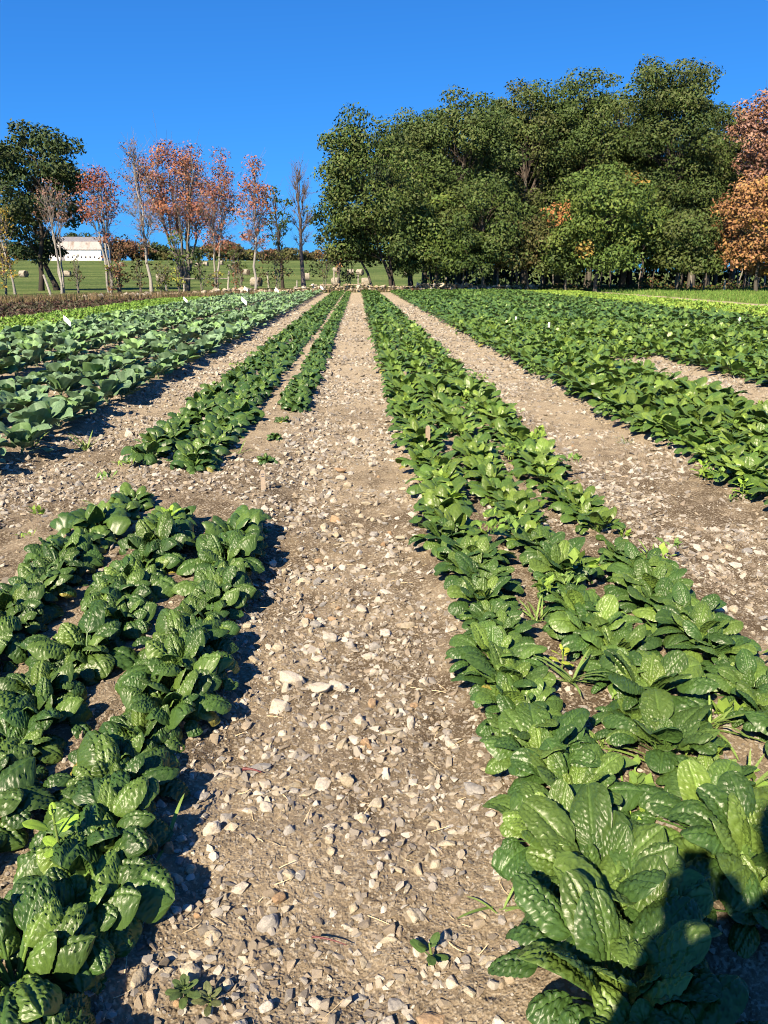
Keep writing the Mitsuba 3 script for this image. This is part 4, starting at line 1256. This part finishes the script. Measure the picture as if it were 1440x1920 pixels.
def wood_color(p, n, uv):
    a = mikit.fbm(p.x * 160, p.y * 160, p.z * 9, 3)
    return mikit.mix((.52, .42, .29), (.38, .29, .19), a)


def wood_pale(p, n, uv):
    a = mikit.fbm(p.x * 160, p.y * 160, p.z * 9, 3)
    return mikit.mix((.60, .50, .38), (.46, .37, .27), a)


mat('stake_wood', two({'type': 'principled', 'base_color': cproc(wood_color), 'roughness': .8}))
mat('stake_pale', two({'type': 'principled', 'base_color': cproc(wood_pale), 'roughness': .8}))
mat('tag_white', two({'type': 'principled', 'base_color': rgb(.82, .83, .82), 'roughness': .5}))
mat('ink', two({'type': 'principled', 'base_color': rgb(.08, .08, .1), 'roughness': .7}))


def stake(name, lab, px, py_base, py_top, w_px, mname, zbase=0.0, turn=0.0, mark=False):
    d = ray(px, py_base)
    b = CAM + d * ((zbase - 1.5) / d[2])
    depth = (b - CAM) @ FWD
    h = (py_base - py_top) / F * depth / math.cos(PITCH) * 1.0
    w = w_px / F * depth / 2
    m = trimesh.creation.box(bounds=[[-w, -.004, 0], [w, .004, h + zbase + .06]])
    m = trimesh.Trimesh(*trimesh.remesh.subdivide(m.vertices, m.faces))
    g0 = float(gz(b[0], b[1])) - .06
    M = T().translate([b[0], b[1], g0]).rotate([0, 0, 1], turn)
    # bevelled lath with slightly rounded top
    cs = m3.CrossSection([[(-w, 0), (w, 0), (w, zbase + h - g0 - .012), (w * .55, zbase + h - g0), (-w * .55, zbase + h - g0), (-w, zbase + h - g0 - .012)]])
    mm = m3.Manifold.extrude(cs, .007)
    mesh = mm.to_mesh()
    v = np.array(mesh.vert_properties)[:, :3][:, [0, 2, 1]] * np.array([1, -1, 1])
    c, s = math.cos(math.radians(turn)), math.sin(math.radians(turn))
    v = np.stack([b[0] + v[:, 0] * c - v[:, 1] * s, b[1] + v[:, 0] * s + v[:, 1] * c, g0 + v[:, 2]], -1)
    key = thing(name, lab, 'stake')
    part(key, 'lath', ply((v, np.array(mesh.tri_verts)), mname))
    if mark:
        bars = [box(-w * .6, w * .6, -.0085, -.0072, zbase + h - g0 - z_ - .006, zbase + h - g0 - z_) for z_ in (.025, .04)]
        q, f = cat_mesh(bars)
        q = np.stack([b[0] + q[:, 0] * c - q[:, 1] * s, b[1] + q[:, 0] * s + q[:, 1] * c, g0 + q[:, 2]], -1)
        part(key, 'ink_mark', ply((q, f), 'ink'))


stake('plant_stake', 'pale wooden stake standing in bare soil left of the path', 494, 917, 882, 9, 'stake_pale', 0.055, 4, True)
stake('plant_stake', 'brown wooden stake among the spinach right of the path', 802, 829, 799, 8.5, 'stake_wood', 0.12, -6)
stake('plant_stake', 'weathered wooden stake farther up the right spinach bed', 759, 712, 697, 6, 'stake_wood', 0.14, 8)
stake('plant_tag', 'white plastic tag in the spinach beds at right, middle one', 1029, 613, 605, 4, 'tag_white', 0.15, 0)
stake('plant_tag', 'white plastic tag in the spinach beds, left of the middle one', 967, 600, 594, 3, 'tag_white', 0.15, 0)
stake('plant_tag', 'white plastic tag in the spinach at the far right', 1386, 606, 596, 4, 'tag_white', 0.15, 0)
stake('plant_tag', 'white plastic tag leaning at the left frame edge by the brassicas', 7, 700, 686, 6, 'tag_white', 0.02, 10)

# ------------------------------------------------------------------ weeds
R = rgen(61)


def weed(px, py, z, size, lab, n=11, col=(.30, .50, .06), name='weed', h=0.0, grp=None):
    d = ray(px, py)
    b = CAM + d * ((z - 1.5) / d[2])
    x, y = b[0], b[1]
    g0 = float(gz(x, y))
    key = thing(name, lab, 'weed', grp)
    stem_h = max(z - g0, .03)
    part(key, 'stem', ply(tube([[x, y, g0 - .01], [x + .005, y, g0 + stem_h * .5], [x, y + .004, g0 + stem_h]], [.004, .0035, .002], 6), 'plain_matte', smooth=True, color=np.tile([[.2, .3, .07]], (20, 1))))
    for i in range(n):
        a = i / n
        L = size * (.5 + .5 * math.sin(PI * min(1, a + .2))) * R.uniform(.85, 1.15)
        c0 = np.array(col) * R.uniform(.85, 1.15)
        v, f, c = blade(L, L * .55, L * .3, 10, 6, math.radians(20 + 55 * a), math.radians(35), -.1, .0015, .04, 9000 + int(px) * 7 + i, c0, c0 * 1.05, c0 * 1.25, az=i * GOLD, pw=.0015)
        part(key, 'leaf', ply((v + np.array([x, y, g0 + stem_h * (.3 + .7 * a)]), f), 'leaf_dull', smooth=True, color=np.clip(c, 0, 1)))


weed(845, 922, .2, .07, 'lime green weed standing out of the path-side row at right')
weed(318, 958, .2, .085, 'bright lime weed at the end of the left middle row', 13)
weed(95, 1512, .27, .06, 'lime green weed sprig above the near left spinach', 8)
weed(445, 745, .22, .10, 'lime weed in the far left spinach block', 9)
weed(1320, 870, .12, .08, 'lime weed at the edge of the bed beyond the right track', 9)
weed(1395, 905, .12, .08, 'lime weed beside the right frame edge', 9)
weed(1055, 1218, .16, .05, 'yellow-green weed in the middle row at right', 7, (.42, .50, .06))
weed(805, 1772, .05, .04, 'small dark green weed sprig on the path at right', 6, (.09, .17, .04))
weed(345, 1850, .04, .035, 'low green purslane weed at the bottom left', 16, (.10, .16, .05))
weed(390, 1868, .035, .03, 'low reddish-stemmed purslane beside the green one', 14, (.14, .17, .07))
weed(1195, 1470, .1, .05, 'leafy green weed between the right rows', 9, (.16, .28, .06))
weed(1360, 1440, .1, .05, 'tangled pale green weed at the right frame edge', 12, (.22, .33, .09))


def tuft(px, py, size, n, lab, col=(.22, .34, .08)):
    P0 = hit(px, py, .03)
    g0 = float(gz(P0[0], P0[1]))
    key = thing('grass_tuft', lab, 'grass tuft', 'grass tufts in the beds')
    ps = []
    for i in range(n):
        c0 = np.array(col) * R.uniform(.8, 1.2)
        L = size * R.uniform(.6, 1.2)
        v, f, c = blade(L, L * .07, .005, 8, 2, math.radians(R.uniform(25, 80)), math.radians(R.uniform(20, 75)), .1, 0, 0, 12000 + i + int(px), c0, c0 * 1.1, c0 * 1.2, az=R.uniform(0, 6.28), wide=.3, pw=.002)
        v[:, 2] = np.maximum(v[:, 2], .004)
        ps.append((v + np.array([P0[0] + R.normal(0, .012), P0[1] + R.normal(0, .012), g0]), f, c))
    v, f, c = cat_mesh(ps)
    scene[key] = ply((v, f), 'leaf_dull', smooth=True, color=np.clip(c, 0, 1))


for args in [(310, 1590, .16, 4, 'few long grass blades beside the near left spinach'), (1070, 1300, .16, 14, 'grass tuft between path-side and middle rows at right'), (1005, 1180, .13, 12, 'smaller grass tuft between the right rows, farther up'), (1130, 1420, .15, 12, 'grass tuft at the middle row on the right'), (1330, 1380, .17, 18, 'thick grass tuft between middle and outer right rows'), (1395, 1500, .15, 14, 'grass tuft at the right frame edge, lower'),
             (1215, 1060, .12, 10, 'grass tuft by the gap in the outer right row'), (935, 1700, .12, 5, 'grass blades under the big near right leaves'), (190, 960, .14, 12, 'grass tuft at the edge of the left track'), (160, 840, .2, 16, 'grass tuft below the nearest brassicas'), (60, 845, .2, 12, 'grass tuft at the left edge under the brassicas'), (455, 855, .12, 8, 'small tuft beside the far left block'), (1175, 830, .12, 12, 'grass tuft on the right track edge'), (1225, 760, .13, 10, 'small grass tuft farther along the right track')]:
    tuft(*args)

# little things on the path
mat('stem_skin', two({'type': 'principled', 'base_color': rgb(.12, .03, .03), 'roughness': .5}))
mat('straw_dry', two({'type': 'principled', 'base_color': rgb(.56, .46, .28), 'roughness': .8}))
for (a, b, c, lab) in [((455, 1448), (472, 1446), (490, 1454), 'dark red plant stem lying below the wide grey slab'), ((585, 1764), (620, 1766), (650, 1780), 'thin branched red stem lying on the path, low left')]:
    pts = [hit(*q, .012) + np.array([0, 0, .012]) for q in (a, b, c)]
    scene[thing('red_twig', lab, 'twig')] = ply(tube(bezier(*pts, 8), np.linspace(.0055, .002, 8) * (1 if a[0] < 500 else .5), 6), 'stem_skin', smooth=True)
R = rgen(63)
ps = []
for i in range(420):
    y = 1.1 + 7 * R.random() ** 1.5
    x = R.uniform(-.6, .5) if R.random() < .6 else R.uniform(1.5, 2.8) if R.random() < .6 else R.uniform(-2.7, -1.7)
    a, L = R.uniform(0, 6.28), R.uniform(.015, .07)
    g0 = float(gz(x, y)) + .006
    p0, p2 = np.array([x, y, g0]), np.array([x + L * math.cos(a), y + L * math.sin(a), g0 + R.uniform(0, .012)])
    ps.append(tube(bezier(p0, (p0 + p2) / 2 + R.normal(0, .15, 3) * L * [1, 1, .2], p2, 4), [.0012, .0012, .001, .0006], 3, False))
thing('straw', 'scattered dry straw bits on the stony paths', 'straw', kind='stuff')
scene['straw'] = ply(cat_mesh(ps), 'straw_dry')

# ------------------------------------------------------------------ the photographer, standing behind the camera; the shadow falls into the picture
def limb(js):
    """Hulls of the spheres at successive joints."""
    out = []
    for (p, r0), (q, r1) in zip(js[:-1], js[1:]):
        out.append(m3.Manifold.batch_hull([m3.Manifold.sphere(r0, 20).translate(list(map(float, p))), m3.Manifold.sphere(r1, 20).translate(list(map(float, q)))]))
    return out


def to_tri(ms, refine, it):
    m = m3.Manifold.batch_boolean(ms, m3.OpType.Add).refine_to_length(refine).to_mesh()
    t = trimesh.Trimesh(np.array(m.vert_properties)[:, :3], np.array(m.tri_verts), process=True)
    trimesh.smoothing.filter_taubin(t, iterations=it)
    return t


PX, PY = 0.13, -0.27
ELBOW = {-1: np.array([-.16, -.20, 1.16]), 1: np.array([.36, -.15, 1.18])}
def pj(x, y, z):
    return np.array([PX + x, PY + y, z * 1.035])


hand = {}
for s in (-1, 1):
    hand[s] = np.array([s * .058, -.075, 1.43])
body = []
body += limb([(pj(0, 0, .95), .155), (pj(0, 0, 1.12), .135), (pj(0, .0, 1.30), .15), (pj(0, 0, 1.40), .12), (pj(0, .01, 1.47), .065), (pj(0, .03, 1.56), .062)])
for s in (-1, 1):
    body += limb([(pj(0, 0, 1.40), .10), (pj(s * .17, 0, 1.39), .072), (ELBOW[s], .054), (hand[s] + [s * .03, -.07, -.03], .034)])
    body += limb([(pj(s * .08, 0, .95), .115), (pj(s * .10, .02, .52), .075), (pj(s * .11, -.02, .10), .05), (pj(s * .12, .12, .055), .042)])
    h = hand[s]
    body += limb([(h + [s * .03, -.07, -.03], .030), (h + [s * .014, -.02, -.005], .026), (h + [s * .004, -.004, .02], .02)])
    for k in range(4):
        b0 = h + np.array([s * .012, -.004, .035 - .022 * k])
        body += limb([(b0 + [0, -.02, 0], .0095), (b0 + [s * .008, .02, .004], .009), (b0 + [-s * .012, .038, .003], .0085), (b0 + [-s * .03, .036, 0], .0075)])
    body += limb([(h + [s * .012, -.02, .0], .011), (h + [-s * .004, -.006, .034], .0095), (h + [-s * .022, .004, .052], .008)])
head = m3.Manifold.sphere(.098, 32).scale([.80, .98, 1.22]).translate(pj(0, .05, 1.655).tolist())
nose = m3.Manifold.sphere(.016, 12).scale([.8, 1.3, 1.5]).translate(pj(0, .148, 1.645).tolist())
ears = [m3.Manifold.sphere(.026, 12).scale([.4, .8, 1.2]).translate(pj(s * .08, .04, 1.65).tolist()) for s in (-1, 1)]
body += [head, nose] + ears
mat('skin', two({'type': 'principled', 'base_color': rgb(.46, .30, .22), 'roughness': .5}))
mat('jacket', two({'type': 'principled', 'base_color': rgb(.06, .08, .13), 'roughness': .85}))
mat('trousers', two({'type': 'principled', 'base_color': rgb(.10, .10, .11), 'roughness': .85}))
mat('hair', two({'type': 'principled', 'base_color': rgb(.06, .04, .03), 'roughness': .6}))
mat('phone_black', two({'type': 'principled', 'base_color': rgb(.02, .02, .022), 'roughness': .25}))
who = thing('person', 'person in dark jacket holding up a phone, whose shadow falls at lower right', 'person')
scene_body = to_tri(body, .02, 8)
part(who, 'body', ply(scene_body, 'skin', smooth=True))
jk = limb([(pj(-.09, 0, .66), .17), (pj(-.07, 0, 1.12), .16), (pj(-.06, .0, 1.32), .15)]) + limb([(pj(.09, 0, .66), .17), (pj(.07, 0, 1.12), .16), (pj(.06, .0, 1.32), .15)]) + limb([(pj(0, 0, .66), .18), (pj(0, 0, 1.12), .18), (pj(0, .0, 1.30), .18), (pj(0, 0, 1.40), .14), (pj(0, .008, 1.455), .08)])
for s in (-1, 1):
    jk += limb([(pj(0, 0, 1.40), .115), (pj(s * .17, 0, 1.39), .088), (ELBOW[s], .08), (hand[s] + [s * .05, -.10, -.045], .058)])
part(who, 'jacket', ply(to_tri(jk, .02, 10), 'jacket', smooth=True))
tr = []
for s in (-1, 1):
    tr += limb([(pj(s * .07, 0, .93), .13), (pj(s * .10, .02, .52), .092), (pj(s * .11, -.02, .13), .07)])
part(who, 'trousers', ply(to_tri(tr, .02, 10), 'trousers', smooth=True))
hr = m3.Manifold.sphere(.104, 32).scale([.86, .98, 1.2]).translate(pj(0, .035, 1.668).tolist()) - m3.Manifold.cube([.3, .3, .3], True).translate(pj(0, .21, 1.56).tolist())
part(who, 'hair', ply(to_tri([hr], .02, 6), 'hair', smooth=True))
for s in (-1, 1):
    part(who, 'shoe', ply(to_tri(limb([(pj(s * .11, -.05, .06), .052), (pj(s * .12, .13, .045), .045)]), .015, 6), 'phone_black', smooth=True))
ph = trimesh.creation.box(extents=[.075, .008, .15])
Rm = rot([1, 0, 0], -PITCH)
phv = np.array(ph.vertices) @ Rm.T + np.array([0, -.03, 1.44])
cs = m3.CrossSection.square([.075, .15], True).offset(-.009, m3.JoinType.Round).offset(.009, m3.JoinType.Round, 2, 24)
mm = m3.Manifold.extrude(cs, .008).to_mesh()
v = np.array(mm.vert_properties)[:, :3][:, [0, 2, 1]] * np.array([1, -1, 1])
phone = thing('phone', 'black phone held upright in both hands of the person', 'phone')
scene[phone] = ply((v @ Rm.T + np.array([0, -.028, 1.44]), np.array(mm.tri_verts)), 'phone_black')

print('entries', len(scene), 'tree triangles', sum(TREE_TRIS), 'spinach named', named)
used = {d['shape']['id'] for d in scene.values() if d.get('type') == 'instance'}
for k in [k for k, d in scene.items() if d.get('type') == 'shapegroup' and k not in used]:
    del scene[k]
